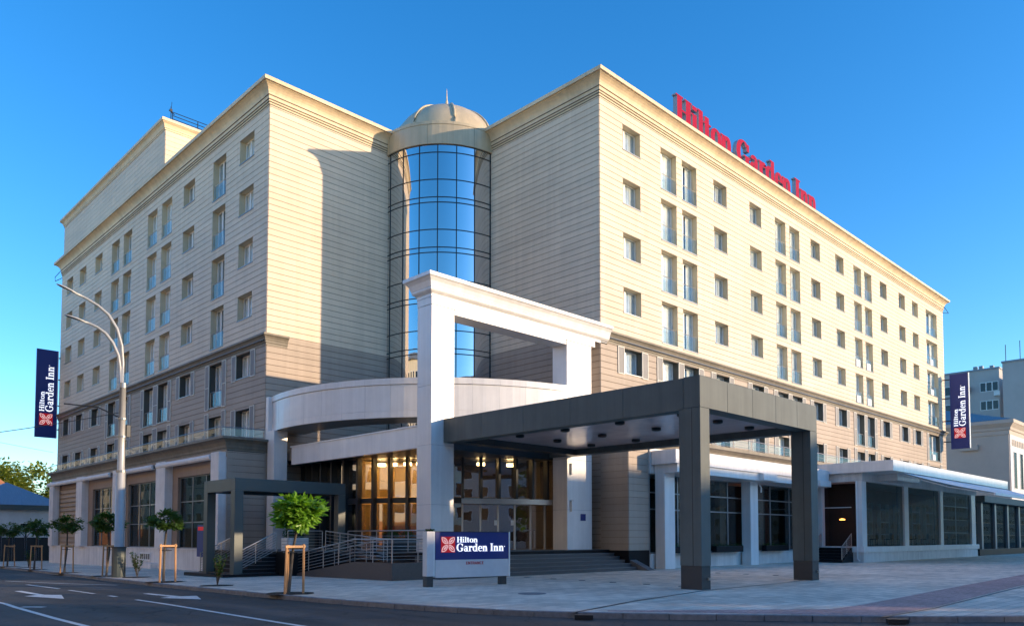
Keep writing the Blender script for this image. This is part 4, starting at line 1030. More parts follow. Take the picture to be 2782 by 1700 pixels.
rail3([(15.2,32.95,.02),(17.2,32.95,1.0)], bars=7, par=lr); rail3([(15.2,36.5,.02),(17.2,36.5,1.0)], bars=7, par=lr)
# green-grey canopy over the side stairs
cn = thing('stair_canopy', (15.1, 32.8, 0), 'small green grey canopy frame over the side stairs left of the entrance', 'canopy')
CX0, CX1, CY0, CY1 = 15.1, 20.7, 32.75, 36.0
def part(name, m, par, *b, bev=.01): MB().bbox(*b, bev).build(name, m, par)
part('beam', M['canopy'], cn, CX0,CX1,CY0,CY0+.4,3.74,4.29); part('beam', M['canopy'], cn, CX0,CX1,CY1-.4,CY1,3.74,4.28)
part('beam', M['canopy'], cn, CX0,CX0+.4,CY0+.4,CY1-.4,3.74,4.285); part('beam', M['canopy'], cn, CX1-.4,CX1,CY0+.4,CY1-.4,3.74,4.285)
mb = MB(); mb.box(CX0+.4,CX1-.4,CY0+.4,CY1-.4,3.95,4.2); mb.build('roof', M['portbase'], cn)
for x, y, z in ((CX0,CY0,.06),(CX0,CY1-.4,.06),(CX1-.4,CY0,TZ),(CX1-.4,CY1-.4,TZ)): part('post', M['canopy'], cn, x,x+.4,y,y+.4,z,3.735)
# planters on the terrace
def leaves(mb, n, box, s, rnd, up=.0, mi=0):
    x0,x1,y0,y1,z0,z1 = box
    for k in range(n):
        c = Vector((rnd.uniform(x0,x1), rnd.uniform(y0,y1), rnd.uniform(z0,z1))); a = rnd.uniform(0,6.28); e = rnd.uniform(-1,1); q = s*rnd.uniform(.6,1.3)
        t = Vector((math.cos(a),math.sin(a),e+up))*q; b = Vector((-math.sin(a),math.cos(a),rnd.uniform(-.7,.7)))*q*.5
        mb.q([c-t,c+b,c+t,c-b], mi)
for (x0,x1,y0,y1,z0,wm,lab) in ((17.25,18.35,32.1,32.6,TZ,'white','white slatted planter with clipped hedge at the top of the side stairs'),(20.4,21.9,28.6,29.2,TZ,'portbase','dark planter with low hedge behind the ramp rails, nearer the lit glass'),(20.45,20.95,26.0,27.6-1.3,TZ,'portbase','dark planter with low hedge beside the near white column')):
    p = thing('planter', ((x0+x1)/2,(y0+y1)/2,z0), lab, 'planter', 'planters on the entrance terrace')
    hh = .62
    mb = MB(); mb.box(x0+.02,x1-.02,y0+.02,y1-.02,z0,z0+hh-.02); mb.build('trough', M['black'], p)
    for k in range(4):
        mb = MB(); mb.bbox(x0,x1,y0,y1,z0+.02+k*.15,z0+.155+k*.15,.006); mb.build('slat', M[wm], p)
    mb = MB(); leaves(mb, 500, (x0+.02,x1-.02,y0+.02,y1-.02,z0+hh,z0+hh+.36), .05, random.Random(int(x0*10))); mb.build('foliage', M['hedge'], p)
# wall lights and plaque on the second white column, cameras
for x, z, lab in ((30.0,4.9,'upper small wall light on the white column right of the doors'),(30.0,3.0,'lower upright wall light on the white column right of the doors')):
    w = thing('wall_light', (x, GY0, z), lab, 'wall light', 'wall lights on the white column')
    mb = MB(); mb.bbox(x-.06,x+.06,GY0-.12,GY0-.002,z,z+.55,.02); mb.build('housing', M['pvc'], w)
    mb = MB(); mb.box(x-.07,x+.07,GY0-.13,GY0-.002,z+.55,z+.57); mb.build('cap', M['alu'], w)
mb = MB(); mb.bbox(30.75,31.15,GY0-.03,GY0-.002,2.55,2.9,.008); tag(mb.build('wall_plaque', M['navy'], loc=(30.95,GY0,2.6)), 'small dark square plaque on the white column right of the doors', 'plaque')

# ------------------------------------------------------------------ entrance sign on the pavement
sg = thing('entrance_sign', (18, 20.3, 0), 'free standing navy and white hotel sign reading entrance on the pavement', 'sign')
S0 = Vector((16.57,20.61)); S1 = Vector((19.44,20.01)); su = (S1-S0).normalized(); sn = Vector((su.y,-su.x)); SL = (S1-S0).length
W = lambda a, d, z: ((S0+su*a+sn*d).x, (S0+su*a+sn*d).y, z)
def sbox(name, m, a0, a1, d0, d1, z0, z1):
    mb = MB(); mb.prism([W(a0,d1,0)[:2],W(a1,d1,0)[:2],W(a1,d0,0)[:2],W(a0,d0,0)[:2]], z0, z1); mb.build(name, m, sg)
sbox('navy_panel', M['navy'], .0, SL, -.26, -.02, .91, 1.85); sbox('white_panel', M['signgrey'], .0, SL, -.26, -.02, .30, .905)
sbox('top_cap', M['black'], -.01, SL+.01, -.27, -.01, 1.852, 1.875); sbox('end_strip', M['pvc'], SL+.002, SL+.05, -.28, 0, .28, 1.87)
sbox('post', M['signgrey'], -.34, -.09, -.30, 0.02, .36, 1.87); sbox('post_foot', M['portbase'], -.33, -.10, -.29, .01, 0, .358); sbox('post_strip', M['pvc'], -.088, -.03, -.28, 0, .34, 1.87); sbox('foot', M['portbase'], SL-.35, SL-.05, -.2, -.08, 0, .298)
k1 = .83/text_width('Hilton'); k2 = 1.98/text_width("Garden Inn'")
text(sg, 'Hilton', lambda a, b, d: W(.82+a*k1, d-.02, 1.50+b*.19), [M['swhite']], 0, .02)
text(sg, "Garden Inn'", lambda a, b, d: W(.80+a*k2, d-.02, 1.19+b*.27), [M['swhite']], 0, .02)
logo(sg, lambda a, b, d: W(.48+a*.54, d-.02, 1.425+b*.54), 0, (M['sredlit'], M['slogo']), .012)
k3 = .72/text_width('ENTRANCE')
text(sg, 'ENTRANCE', lambda a, b, d: W(1.18+a*k3, d-.02, .735+b*.1), [M['sred']], 0, .01)

# ------------------------------------------------------------------ restaurant pavilion on the right
pav = thing('glass_pavilion', (66, 21, 0), 'white restaurant pavilion with big windows and flat roof at the right', 'pavilion')
part('roof_fascia', M['white'], pav, 53.0,81.2,18.55,24.0,6.06,6.76); part('lintel', M['whiter'], pav, 53.5,79.7,20.75,24.2,5.5,6.055)
part('beam_end', M['white'], pav, 56.2,60.6,19.4,20.75,5.62,6.05)
mb = MB(); mb.box(53.52,79.8,20.75,24,-.02,.68); mb.build('plinth', M['whiter'], pav); mb = MB(); mb.bbox(53.35,80.0,20.65,24,.68,1.07,.02); mb.build('plinth_cap', M['white'], pav)
for a, b in ((53.5,54.3),(61.55,62.4),(69.8,70.5),(78.4,79.6)): part('post', M['white'], pav, a,b,20.8,21.2,1.07,5.5)
for a, b in ((54.3,61.55),(62.4,69.8),(70.5,78.4)):
    mb = MB(); mb.box(a+.01,b-.01,20.95,20.96,1.09,5.48); o = mb.build('pane', M['sglass'], pav)
    fr = MB()
    if a > 70:
        for z in (2.1,3.2,4.35): fr.box(a,b,20.97,21.02,z-.03,z+.03)
        fr.box((a+b)/2-.03,(a+b)/2+.03,20.97,21.02,1.09,5.48)
    else: fr.box(b-1.0,b-.9,20.97,21.02,1.09,5.48)
    fr.build('glazing_bar', M['pvc'] if a > 70 else M['alu'], o)
part('side_post', M['white'], pav, 53.5,53.95,23.55,24.0,0,5.5)
mb = MB(); mb.box(55.5,55.6,21.3,24.0,1.08,5.5); mb.box(53.62,55.5,23.9,23.98,.1,5.5); mb.build('lobby_backing', M['room'], pav)  # near-black walls added to make the side doorway look dark
mb = MB(); mb.tube([(53.7,21.6,3.75),(53.7,23.5,3.75)], .03); mb.build('curtain_rod', M['pvc'], pav)
mb = MB(); mb.box(53.6,79.6,24.0,24.2,1,5.5); mb.box(53.6,79.6,21.2,24.0,1.0,1.08); mb.box(79.5,79.6,21.2,24,1,5.5); mb.build('room', mat('pavilion_room', (.52,.36,.25), .8, var=.2), pav)
for k in range(6):
    x = 57.5+k*3.6; mb = MB()
    for z in (1.9,2.9,3.9): mb.box(x,x+1.9,23.7,23.99,z,z+.06)
    mb.box(x,x+.06,23.7,23.99,1.1,4.4); mb.box(x+1.84,x+1.9,23.7,23.99,1.1,4.4); mb.build('wall_shelf', M['pvc'], pav)
mb = MB(); mb.tube([(53.35,21.1,5.5),(53.35,21.1,.25),(53.2,20.9,.12)], .05); mb.build('drain_pipe', M['pvc'], pav)
for k in range(5):
    mb = MB(); mb.box(51.7+.36*k,53.5,21.45,24.0,-.02 if k == 0 else .2*k-.004,.2*(k+1)-.006); mb.build('step', M['granite'], pav)
rail3([(51.75,21.5,.1),(53.4,21.5,1.0)], .95, 6, .85, .02, 'stair_rail', pav); rail3([(51.75,23.6,.1),(53.4,23.6,1.0)], .95, 6, .85, .02, 'stair_rail', pav)
rnd = random.Random(3)
for k in range(9):
    x = 55.2+k*2.7
    t = thing('dining_chair', (x, 22.0, 1.08), '%s dark chair from the left behind the pavilion windows' % ['first','second','third','fourth','fifth','sixth','seventh','eighth','ninth'][k], 'chair', 'chairs inside the pavilion')
    mb = MB(); mb.bbox(x-.22,x+.22,21.5,21.94,1.52,1.58,.01); mb.build('seat', M['portbase'], t)
    mb = MB(); mb.bbox(x-.22,x+.22,21.46,21.5,1.58,2.0,.01); mb.build('backrest', M['portbase'], t)
    for dx in (-.18,.18):
        for dy in (21.53,21.9): mb = MB(); mb.tube([(x+dx,dy,1.08),(x+dx,dy,1.52)], .02); mb.build('leg', M['black'], t)
for x, y, z, lab in ((54.6,22.6,2.9,'orange pendant lamp glowing in the dark doorway beside the pavilion'),(46.0,25.0,4.2,'orange pendant lamp glowing behind the colonnade glass')):
    t = thing('pendant_lamp', (x,y,z), lab, 'lamp', 'orange pendant lamps')
    mb = MB(); mb.tube([(x,y,z+.1),(x,y,z+1.2)], .008); mb.build('cord', M['black'], t); mb = MB(); mb.lathe(x,y,[(.02,z+.12),(.17,z+.08),(.19,z),(0,z)],14); mb.build('shade', M['amber'], t)
for x0, x1, lab in ((54.6,65.6,'long pale awning stretched out from the pavilion roof, nearer one'),(66.0,80.5,'long pale awning stretched out from the pavilion roof, farther one')):
    t = thing('awning', ((x0+x1)/2,18,5.5), lab, 'awning', 'awnings of the pavilion'); y0, z0, y1, z1 = 18.5, 5.98, 13.2, 4.45
    mb = MB(); n = 10; rows = [(y0+(y1-y0)*i/n, z0+(z1-z0)*i/n-.10*math.sin(PI*i/n)) for i in range(n+1)]
    for (ya,za),(yb,zb) in zip(rows, rows[1:]): mb.q([(x0,ya,za),(x1,ya,za),(x1,yb,zb),(x0,yb,zb)]); mb.q([(x0,yb,zb-.012),(x1,yb,zb-.012),(x1,ya,za-.012),(x0,ya,za-.012)])
    mb.build('cloth', M['awning'], t, smooth=True); mb = MB(); mb.bbox(x0-.03,x1+.03,y1-.1,y1+.02,z1-.16,z1+.0,.01); mb.build('front_bar', M['pvc'], t)
    for x in (x0+.2,(x0+x1)/2,x1-.2): MB().tube([(x,y0,z0-.15),(x,(y0+y1)/2,(z0+z1)/2-.28),(x,y1,z1-.1)], .03).build('arm', M['pvc'], t)
anx = thing('glazed_annex', (92, 22, 0), 'dark glazed annex with grey posts beyond the pavilion at the right edge', 'pavilion')
part('roof', M['portico'], anx, 81.5,117,20.5,26,5.0,5.6); part('base', M['granite'], anx, 81.4,117,21.0,26,-.02,.6)
for k in range(8): x = 82.2+k*4.6; part('post', M['alu'], anx, x,x+.55,21.0,21.4,.6,5.0)
for k in range(7):
    x = 82.75+k*4.6; mb = MB(); mb.box(x,x+4.05,21.2,21.21,.62,4.98); mb.build('pane', M['sglass'], anx)
    for z in (1.9,3.1): mb = MB(); mb.box(x,x+4.05,21.4,22.0,z,z+.06); mb.build('shelf', M['wood'], anx)
mb = MB(); mb.box(82,116,24.5,24.7,.6,5); mb.build('room', M['room'], anx)

# ------------------------------------------------------------------ street lamp
lx, ly = 11.82, 37.17
lz = gz(ly)
lp = thing('street_lamp', (lx,ly,lz), 'tall pale street lamp with two curved arms at the kerb', 'street lamp')
MB().tube([(lx,ly,lz),(lx,ly,1.2)], .29, 12).build('base_sleeve', M['canopy'], lp); MB().tube([(lx,ly,1.2),(lx,ly,1.26)], .31, 12).build('base_rim', M['portbase'], lp)
MB().tube([(lx,ly,1.2),(lx,ly,4.6),(lx,ly,4.66),(lx,ly,8.45)], [.20,.19,.155,.13], 14).build('pole', M['lamp'], lp, smooth=True)
MB().tube([(lx,ly,8.4),(lx,ly,8.62)], .14, 12).build('pole_cap', M['alu'], lp)
MB().tube([(lx,ly,4.58),(lx,ly,4.68)], .21, 12).build('clamp', M['alu'], lp)
def arm(pts, head):
    P = [(lx + (p[0]-lx), ly + (p[0]-lx)*-.27, p[1]) for p in pts]
    MB().tube(P, [.07]*(len(P)-3)+[.06,.055,.05], 8).build('arm', M['lamp'], lp, smooth=True)
    h = Vector(P[-1]); d = (Vector(P[-1])-Vector(P[-2])).normalized(); s = Vector((-d.y,d.x,0)).normalized(); up = s.cross(d)*-1
    if up.z < 0: up = -up
    mb = MB(); prof = [(0,.05,.05),(.12,.10,.07),(.35,.15,.09),(.65,.15,.07),(.8,.05,.03)]
    n = 8; base = 0
    for t, w, hh in prof:
        for k in range(n):
            a = 2*PI*k/n; q = h+d*t+s*w*math.cos(a)+up*hh*math.sin(a)*(1 if math.sin(a)>0 else .6); mb.v.append(tuple(q))
    for i in range(len(prof)-1):
        for k in range(n): j=(k+1)%n; mb.f.append((i*n+k,i*n+j,(i+1)*n+j,(i+1)*n+k)); mb.m.append(1 if (k+.5)/n > .5 and i >= 1 else 0)
    mb.f.append(tuple(range((len(prof)-1)*n,len(prof)*n))); mb.m.append(0)
    mb.build('lamp_head', [M['lamp'], M['wglass']], lp, smooth=True)
arm([(11.78,8.5),(11.80,9.5),(11.74,10.3),(11.55,11.05),(11.2,11.65),(10.8,12.0),(10.3,12.28),(9.95,12.42)], 0)
arm([(11.74,8.5),(11.70,9.3),(11.62,9.85),(11.4,10.4),(11.1,10.8),(10.8,11.02),(10.5,11.15),(10.3,11.2)], 0)
MB().tube([(lx,ly,7.0),(lx-.9,ly+.3,7.45),(lx-2.2,ly+.6,7.5)], .03).build('wire_bracket', M['black'], lp)
MB().bbox(lx+.15,lx+.36,ly-.1,ly+.08,6.2,6.75,.03).build('junction_box', M['portbase'], lp)
for z in (6.15,6.95): MB().tube([(lx,ly,z),(lx,ly,z+.08)], .18, 12).build('pole_strap', M['alu'], lp)

# overhead wires at the left
def wire(p, q, sag, r, lab):
    P = [Vector(p).lerp(Vector(q), i/14) - Vector((0,0,sag*4*(i/14)*(1-i/14))) for i in range(15)]
    tag(MB().tube(P, r, 5).build('overhead_wire', M['black'], loc=tuple(p)), lab, 'wire', 'overhead tram wires')
wire((11.8,37.1,7.3), (-2,52,5.6), .5, .018, 'thick wire sagging from the street lamp to the left')
wire((-12,40,6.2), (12.4,70,6.6), .5, .02, 'wire crossing in front of the left background tree')
wire((-12,34,7.2), (14,74,5.8), .3, .02, 'wire slanting down above the blue roof')
wire((-10,50,5.9), (19,79,7.6), .4, .018, 'wire rising to the far left corner of the hotel')
wire((-10,44,8.9), (19.5,79.5,9.4), .05, .012, 'thin straight wire below the left blade sign')

# ------------------------------------------------------------------ staked street trees and shrubs
def crown(rnd, c, rx, rz, n, s, mb, clumps=26, flat=.5):
    C = []
    for k in range(clumps):
        a = rnd.uniform(0,2*PI); u = rnd.uniform(-1,1); r = rnd.uniform(.55,1)**.5; h = math.sqrt(1-u*u)
        C.append(Vector((c[0]+rx*r*h*math.cos(a), c[1]+rx*r*h*math.sin(a), c[2]+rz*r*u)))
    for k in range(n):
        q = rnd.choice(C)+Vector((rnd.gauss(0,1),rnd.gauss(0,1),rnd.gauss(0,.7)))*rx*.17
        out = (q-Vector(c)); out.z *= .6; out = out.normalized() if out.length > .01 else Vector((1,0,0))
        t = (out+Vector((rnd.gauss(0,.5),rnd.gauss(0,.5),rnd.uniform(-.7,.15)))).normalized()
        b = t.cross(Vector((rnd.gauss(0,.4),rnd.gauss(0,.4),1))).normalized(); z = s*rnd.uniform(.6,1.25)
        nn = t.cross(b)*z*.12
        mb.q([q, q+t*z*.45+b*z*.38+nn, q+t*z, q+t*z*.45-b*z*.38+nn])
names_t = ['large bright green','round topped','flat topped','dark']
trees = [(11.56,21.24,2.94,.95,.55,1500,.24,'leaf','bright green staked lollipop tree nearest the entrance'),
 (11.52,30.93,2.73,.80,.42,1100,.15,'leafd','dark round staked tree in front of the shop windows, right of the lamp'),
 (11.9,38.9,2.87,.95,.46,1200,.15,'leafd','dark staked tree growing directly behind the street lamp'),
 (11.84,45.4,2.9,1.0,.44,1100,.15,'leafd','dark staked tree at the hotel corner, left of the lamp'),
 (12.25,53.2,2.9,1.0,.5,1000,.16,'leafd','dark staked tree before the white house wall, right one'),
 (12.72,62.2,3.0,1.15,.52,1000,.17,'leafd','dark staked tree at the far left edge')]
for i, (x,y,h,rx,rz,n,s,lm,lab) in enumerate(trees):
    z = gz(y); rnd = random.Random(20+i); rx *= .78; rz *= .86; s *= .9
    t = thing('lollipop_tree', (x,y,z), lab, 'tree', 'staked street trees along the kerb')
    lean = rnd.uniform(-.06,.06); ox, oy = (.15,-.15) if i == 0 else (rnd.uniform(-.06,.06), 0)
    mb = MB(); mb.tube([(x-.06,y,z),(x+lean,y,z+1.2),(x+ox,y+oy,z+h-rz*1.5)], [.05,.042,.034], 7); x0_, y0_ = x, y; x += ox; y += oy
    for k in range(7):
        a = k*.9; mb.tube([(x,y,z+h-rz*1.7),(x+rx*.35*math.cos(a),y+rx*.35*math.sin(a),z+h-rz*1.1),(x+rx*.7*math.cos(a+.2),y+rx*.7*math.sin(a+.2),z+h-rz*.8)], [.03,.02,.008], 5)
    mb.build('trunk', M['bark'], t, smooth=True)
    mb = MB(); crown(rnd, (x,y,z+h-rz), rx*.84, rz*.82, int(n*1.35), s, mb, 30); mb.build('crown', M[lm], t); x, y = x0_, y0_
    MB().tube([(x+.22*math.cos(k*PI/6),y+.2*math.sin(k*PI/6),z+1.22) for k in range(13)], .012, 5).build('tie', M['black'], t)
    side = {0:'nearest the entrance',1:'right of the street lamp',2:'behind the street lamp',3:'left of the street lamp',4:'before the white house',5:'at the far left edge'}[i]
    g = thing('tree_stakes', (x,y,z), 'wooden tripod of stakes holding the tree ' + side, 'tree stakes', 'wooden tree stakes along the kerb')
    pts = [(x-.26,y-.22),(x+.28,y-.24),(x+.06,y+.3)]
    for px, py in pts: MB().tube([(px*1.0+(px-x)*rnd.uniform(0,.25),py+(py-y)*rnd.uniform(0,.25),z-.02),(px,py,z+1.42+rnd.uniform(0,.08))], .036, 6).build('stake', M['wood'], g)
    MB().box(x-.31,x+.34,y-.26,y-.21,z+1.36,z+1.43).build('crossbar', M['wood'], g)
    mb = MB(); mb.tube([(x-.26,y-.22,z+1.39),(x+.06,y+.3,z+1.39)], .025, 5); mb.build('crossbar', M['wood'], g)
    mb = MB(); mb.tube([(x+.28,y-.24,z+1.34),(x+.06,y+.3,z+1.34)], .025, 5); mb.build('crossbar', M['wood'], g)
    mb = MB(); k = 18; mb.q([(x+.75*math.cos(2*PI*j/k)*rnd.uniform(.85,1.1), y+.75*math.sin(2*PI*j/k)*rnd.uniform(.85,1.1), z+.006) for j in range(k)])
    tag(mb.build('soil_patch', M['soil'], loc=(x,y,z)), kind='structure')
for x, y, h, lab in ((11.75,26.75,1.05,'small young shrub in a soil patch in front of the side canopy'),(12.35,36.4,1.05,'small shrub at the foot of the street lamp'),(13.0,58.0,1.1,'small low shrub between the two farthest trees')):
    z = gz(y); rnd = random.Random(int(y)); t = thing('young_shrub', (x,y,z), lab, 'shrub', 'young shrubs along the kerb')
    mb = MB(); lf = MB()
    for k in range(9):
        a = rnd.uniform(0,6.28); e = Vector((math.cos(a)*rnd.uniform(.1,.3), math.sin(a)*rnd.uniform(.1,.3), h*rnd.uniform(.6,1))); b0 = Vector((x,y,z))
        mb.tube([b0, b0+e*.5+Vector((0,0,.05)), b0+e], [.014,.01,.004], 5)
        for q in range(30):
            p = b0+e*rnd.uniform(.35,1.05); a2 = rnd.uniform(0,6.28); tt = Vector((math.cos(a2),math.sin(a2),rnd.uniform(.1,.9)))*.12; bb = Vector((-math.sin(a2),math.cos(a2),0))*.028
            lf.q([p,p+tt*.5+bb,p+tt,p+tt*.5-bb])
    mb.build('stem', M['bark'], t); lf.build('foliage', M['hedge'], t)
    mb = MB(); k = 16; mb.q([(x+.6*math.cos(2*PI*j/k)*rnd.uniform(.85,1.1), y+.6*math.sin(2*PI*j/k)*rnd.uniform(.85,1.1), z+.006) for j in range(k)]); tag(mb.build('soil_patch', M['soil'], loc=(x,y,z)), kind='structure')
# navy board on the plinth and vent grille
mb = MB(); mb.bbox(XF-.62,XF-.5,40.9,42.0,.65,2.35,.01); nb = tag(mb.build('navy_board', M['navy'], loc=(XF-.5,41.4,.65)), 'upright navy board with red logo on the plinth left of the side canopy', 'sign')
MB().box(XF-.635,XF-.621,41.1,41.85,2.05,2.25).build('red_badge', M['sredlit'], nb); MB().box(XF-.5,XF-.1,41.2,41.7,.3,.66).build('bracket', M['whiter'], nb)
for y, lab in ((51.0,'dark barred basement vent in the white plinth of the left wing'),):
    v = thing('basement_vent', (XF-.15,y,.2), lab, 'vent')
    MB().box(XF-.16,XF-.125,y-.9,y+.9,.25,.75).build('frame', M['pvc'], v)
    for k in range(5): MB().box(XF-.175,XF-.161,y-.78+k*.34,y-.6+k*.34,.33,.67).build('opening', M['black'], v)
    MB().box(XF-.5,XF-.121,y-2.0,y+.6,-.3,.12).build('step_block', M['whiter'], v)

# ------------------------------------------------------------------ surroundings
M['housewhite'] = mat('house_render', (.62,.63,.64), .8, var=.1); M['bluemetal'] = mat('blue_metal_roof', (.22,.29,.38), .5, .0, var=.1, stretch=(6,1,1))
M['rust'] = mat('rust_tile_roof', (.42,.17,.07), .8, var=.2); M['fence'] = mat('fence_paint', (.02,.022,.025), .5)
M['beige'] = mat('neighbour_render', (.50,.43,.36), .8, var=.07, scale=.4); M['concrete'] = mat('block_concrete', (.46,.43,.41), .85, var=.08, scale=.3); M['greymetal'] = mat('grey_metal_roof', (.22,.24,.27), .45, .3)
M['opp'] = mat('opposite_render', (.78,.66,.46), .8, var=.12, scale=.3); M['oppo'] = mat('opposite_orange', (.55,.22,.09), .8); M['dglass'] = glass('dark_window_glass', (.1,.1,.1), .04, .03, .8, mx_=.3)
M['leaft'] = leafmat('leaf_background', (.20,.23,.035))
h = thing('white_house', (17,88,-.5), 'low white house with blue metal hipped roof at the far left', 'house')
MB().box(13.6,21.5,85,94,-.9,4.4).build('wall', M['housewhite'], h)
mb = MB(); e = [(13.0,84.4,4.75),(22.1,84.4,4.75),(22.1,94.6,4.75),(13.0,94.6,4.75)]; r0, r1 = (17.6,87.6,7.0), (18.2,91.2,7.0)
mb.q([e[0],e[1],r0]); mb.q([e[1],e[2],r1,r0]); mb.q([e[2],e[3],r1]); mb.q([e[3],e[0],r0,r1]); mb.build('roof', M['bluemetal'], h)
MB().box(13.0,22.1,84.4,94.6,4.3,4.74).build('eave', M['canopy'], h)
w_ = MB(); w_.box(18.2,19.2,84.93,84.99,2.6,3.1); w_ = w_.build('window', M['pvc'], h); MB().box(18.28,19.12,84.9,84.929,2.68,3.0).build('pane', M['dglass'], w_)
f = thing('dark_fence', (17.5,82.5,-.5), 'dark metal fence with arched tops in front of the white house', 'fence')
for k in range(7):
    x = 14.2+k*.98; MB().bbox(x,x+.12,82.4,82.52,-.9,2.3,.02).build('post', M['fence'], f)
    mb = MB(); mb.box(x+.14,x+.96,82.44,82.48,-.7,1.7); P = [(x+.14+.82*i/8,82.46,1.72+.45*math.sin(PI*i/8)) for i in range(9)]; mb.tube(P,.03,5); mb.build('panel', M['fence'], f)
h2 = thing('brick_roof_house', (28,146,-.6), 'house with rust coloured tiled roof behind the blue roof', 'house')
MB().box(20,30.5,142,152,-1,8.0).build('wall', M['opp'], h2)
mb = MB(); e = [(19.5,141.5,8.0),(31,141.5,8.0),(31,152.5,8.0),(19.5,152.5,8.0)]; r0, r1 = (23,147,12.4), (27,147,12.4)
mb.q([e[0],e[1],r1,r0]); mb.q([e[1],e[2],r1]); mb.q([e[2],e[3],r0,r1]); mb.q([e[3],e[0],r0]); mb.build('roof', M['rust'], h2)
def bigtree(x, y, z, h, r, n, s, m, lab, group, seed, name='broad_tree', low=.35):
    rnd = random.Random(seed); t = thing(name, (x,y,z), lab, 'tree', group); mb = MB(); mb.tube([(x,y,z),(x+.2,y,z+h*.3),(x,y,z+h*.55)], [.3,.24,.12], 8)
    for k in range(7):
        a = k*.9+rnd.random(); mb.tube([(x,y,z+h*(.3+.03*k)),(x+r*.5*math.cos(a),y+r*.5*math.sin(a),z+h*(.5+.04*k)),(x+r*.8*math.cos(a),y+r*.8*math.sin(a),z+h*(.6+.04*k))], [.12,.07,.02], 5)
    mb.build('trunk', M['bark'], t); mb = MB(); crown(rnd, (x,y,z+h*(1+low)/2), r, h*(1-low)/2, n, s, mb, 60); mb.build('crown', m, t)
bigtree(38.5,166,-.9,15.2,6.5,6000,.75,M['leaft'],'leafy yellow green tree behind the blue roofed house, right one','trees behind the blue roofed house',1)
bigtree(29.5,163,-.9,15.6,6.5,6000,.75,M['leaft'],'leafy yellow green tree behind the blue roofed house, left one','trees behind the blue roofed house',2)
bigtree(46,170,-.9,13.8,5.5,4000,.75,M['leaft'],'leafy tree half hidden behind the hotel corner','trees behind the blue roofed house',3)
# neighbours at the right
nb_ = thing('beige_neighbour', (122,32,0), 'beige two storey neighbour with moulded cornice and grey hipped roof', 'building')
MB().box(115,150,26,52,-.2,15.6).build('wall', M['beige'], nb_); MB().box(115.2,150,25.9,25.995,-.2,15.3).build('white_facade', M['housewhite'], nb_)
cornice([(115,52),(115,26),(150,26),(150,52)], [(0,15.0),(.1,15.0),(.12,15.5),(.25,15.6),(.3,15.9),(.7,16.4),(.75,16.4),(.75,16.85),(-.4,16.9)], 'cornice', M['beige'], nb_)
mb = MB(); e = [(114.5,25.5,16.9),(150.5,25.5,16.9),(150.5,52.5,16.9),(114.5,52.5,16.9)]; r0, r1 = (124,39,21.0), (142,39,21.0)
mb.q([e[0],e[1],r1,r0]); mb.q([e[1],e[2],r1]); mb.q([e[2],e[3],r0,r1]); mb.q([e[3],e[0],r0]); mb.build('roof', M['greymetal'], nb_)
for k in range(6):
    x = 116.6+k*3.2; wo = MB().box(x,x+1.5,25.86,25.89,8.0,12.9).build('window', M['pvc'], nb_); MB().box(x+.14,x+1.36,25.83,25.859,8.1,12.8).build('pane', M['dglass'], wo)
mb = MB(); 
for k in range(14): MB().box(116+k*.9,116.5+k*.9,25.84,25.89,13.6,14.4).build('frieze_block', M['beige'], nb_)
mb = MB(); mb.box(114.6,114.98,29.5,31.6,13.2,13.9); mb.build('wall_unit', M['beige'], nb_)
def block(name, x0,x1,y0,y1,z, lab, rows, cols_, seed):
    b = thing(name, ((x0+x1)/2,(y0+y1)/2,0), lab, 'building', 'grey apartment blocks behind the neighbour'); MB().box(x0,x1,y0,y1,-.2,z).build('wall', M['concrete'], b); MB().box(x0-.15,x1+.15,y0-.15,y1+.15,z,z+.35).build('parapet', M['greymetal'], b)
    for zz in rows:
        for ya, yb in cols_:
            wo = MB().box(x0-.03,x0+.01,ya,yb,zz,zz+2.0).build('window', M['pvc'], b); n = 3
            for k in range(n): MB().box(x0-.06,x0-.031,ya+(yb-ya)*k/n+.1,ya+(yb-ya)*(k+1)/n-.1,zz+.12,zz+1.88).build('pane', M['dglass'], wo)
    return b
b1 = block('apartment_block', 184,205,43,75,36.9, 'grey concrete apartment block with windows behind the right blade sign', [28.4,32.3,24.5,20.6], [(43.2,46.6),(50,53.4),(58,61.4)], 1)
MB().box(183.3,183.9,42.9,43.9,31.2,32.1).build('air_conditioner', M['pvc'], b1)
for zz in (27.5,33.2): MB().lathe(183.2, 49.2, [(0,zz-.9),(.9,zz-.5),(1.0,zz),(.9,zz+.5),(0,zz+.9)], 12).build('satellite_dish', M['oppo'], b1, smooth=True)
for y, hh in ((44.5,.9),(46.5,1.1),(47.6,1.1)): MB().box(186,187,y,y+.7,37.2,37.2+hh).build('roof_vent', M['greymetal'], b1)
b2 = block('apartment_block', 171,195,15,39.4,35.3, 'blank grey concrete block at the right edge, nearer than its neighbour', [], [], 2)
for y, hh in ((39.0,3.4),(36.6,3.8),(33,3)): MB().tube([(172,y,35.6),(172,y,35.6+hh)], .07, 5).build('antenna', M['black'], b2)
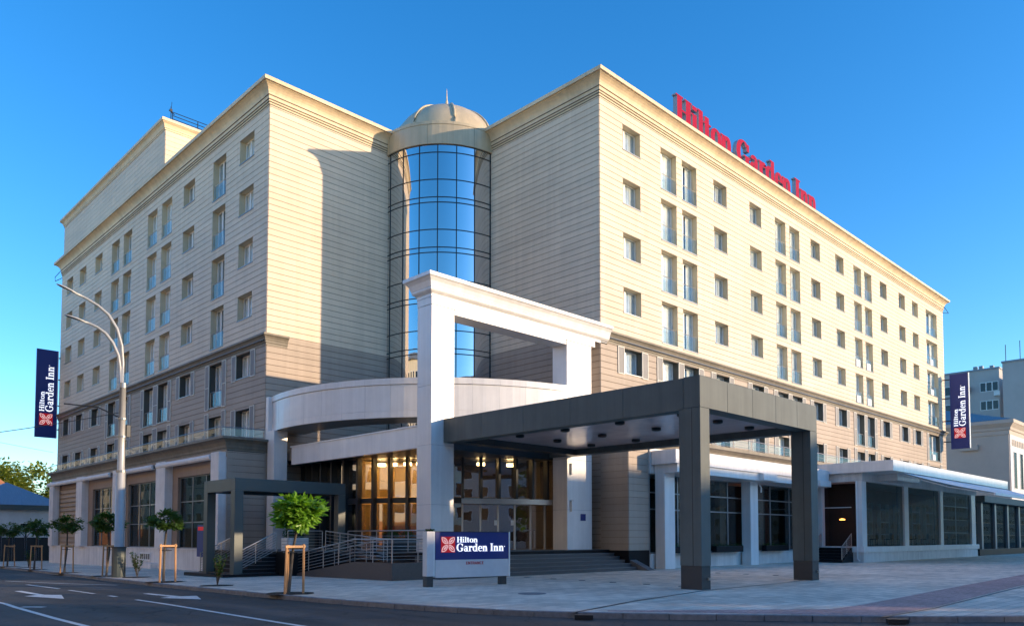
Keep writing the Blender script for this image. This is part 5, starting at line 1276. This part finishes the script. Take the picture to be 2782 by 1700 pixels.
# buildings and trees across the streets, outside the frame, which shade the square and show in the glass
def off_block(loc, x0,x1,y0,y1,z,lab,face,m,m2):
    b = thing('street_building', loc, lab, 'building', 'buildings across the streets'); MB().box(x0,x1,y0,y1,-.3,z).build('wall', m, b); MB().box(x0-.3,x1+.3,y0-.3,y1+.3,z,z+.5).build('parapet', M['greymetal'], b)
    L = (x1-x0) if face == 'y' else (y1-y0); n = int(L/4)
    fr_ = MB(); gl_ = MB()
    for r in range(int(z/3.3)):
        for k in range(n):
            a = (x0 if face == 'y' else y0)+2+k*4; zz = 1.0+r*3.3
            if face == 'y': fr_.box(a-.9,a+.9,y1,y1+.05,zz,zz+1.8); gl_.box(a-.8,a+.8,y1+.05,y1+.08,zz+.1,zz+1.7)
            else: fr_.box(x1,x1+.05,a-.9,a+.9,zz,zz+1.8); gl_.box(x1+.05,x1+.08,a-.8,a+.8,zz+.1,zz+1.7)
    tag(fr_.build('window_frames', M['pvc'], b), kind='stuff'); tag(gl_.build('window_panes', M['dglass'], b), kind='stuff')
    if face == 'x': MB().box(x1+.002,x1+.2,y0,y1,-.3,3.4).build('shopfront', m2, b)
    return b
off_block((140,-52,0), 76,430,-60,-45,19.2,'long pale apartment block across the square behind the viewer','y',M['beige'],None)
off_block((69,-52,0), 64.5,75.9,-60,-45,16.0,'narrow lower house beside the long pale block behind the viewer','y',M['opp'],None)
off_block((10,-52,0), -40,47,-60,-45,17.0,'grey apartment block across the street behind the viewer','y',M['concrete'],None)
off_block((-26,30,0), -34,-20,-30,230,24.0,'sunny cream building with orange shopfront across the road to the left','x',M['opp'],M['oppo'])
for k, (x, y, hh) in enumerate([(40.5,-33,12.6),(44.5,-35,13.2),(48.5,-32.5,12.2),(52.5,-34.5,13.4),(56.5,-33,12.0),(60.5,-35,13.0)]):
    bigtree(x,y,-.3,hh,3.3,1500,.55,M['leafd'],'%s plane tree of the row across the square behind the viewer' % ['first','second','third','fourth','fifth','sixth'][k],'street trees across the square',40+k,'plane_tree',.3)
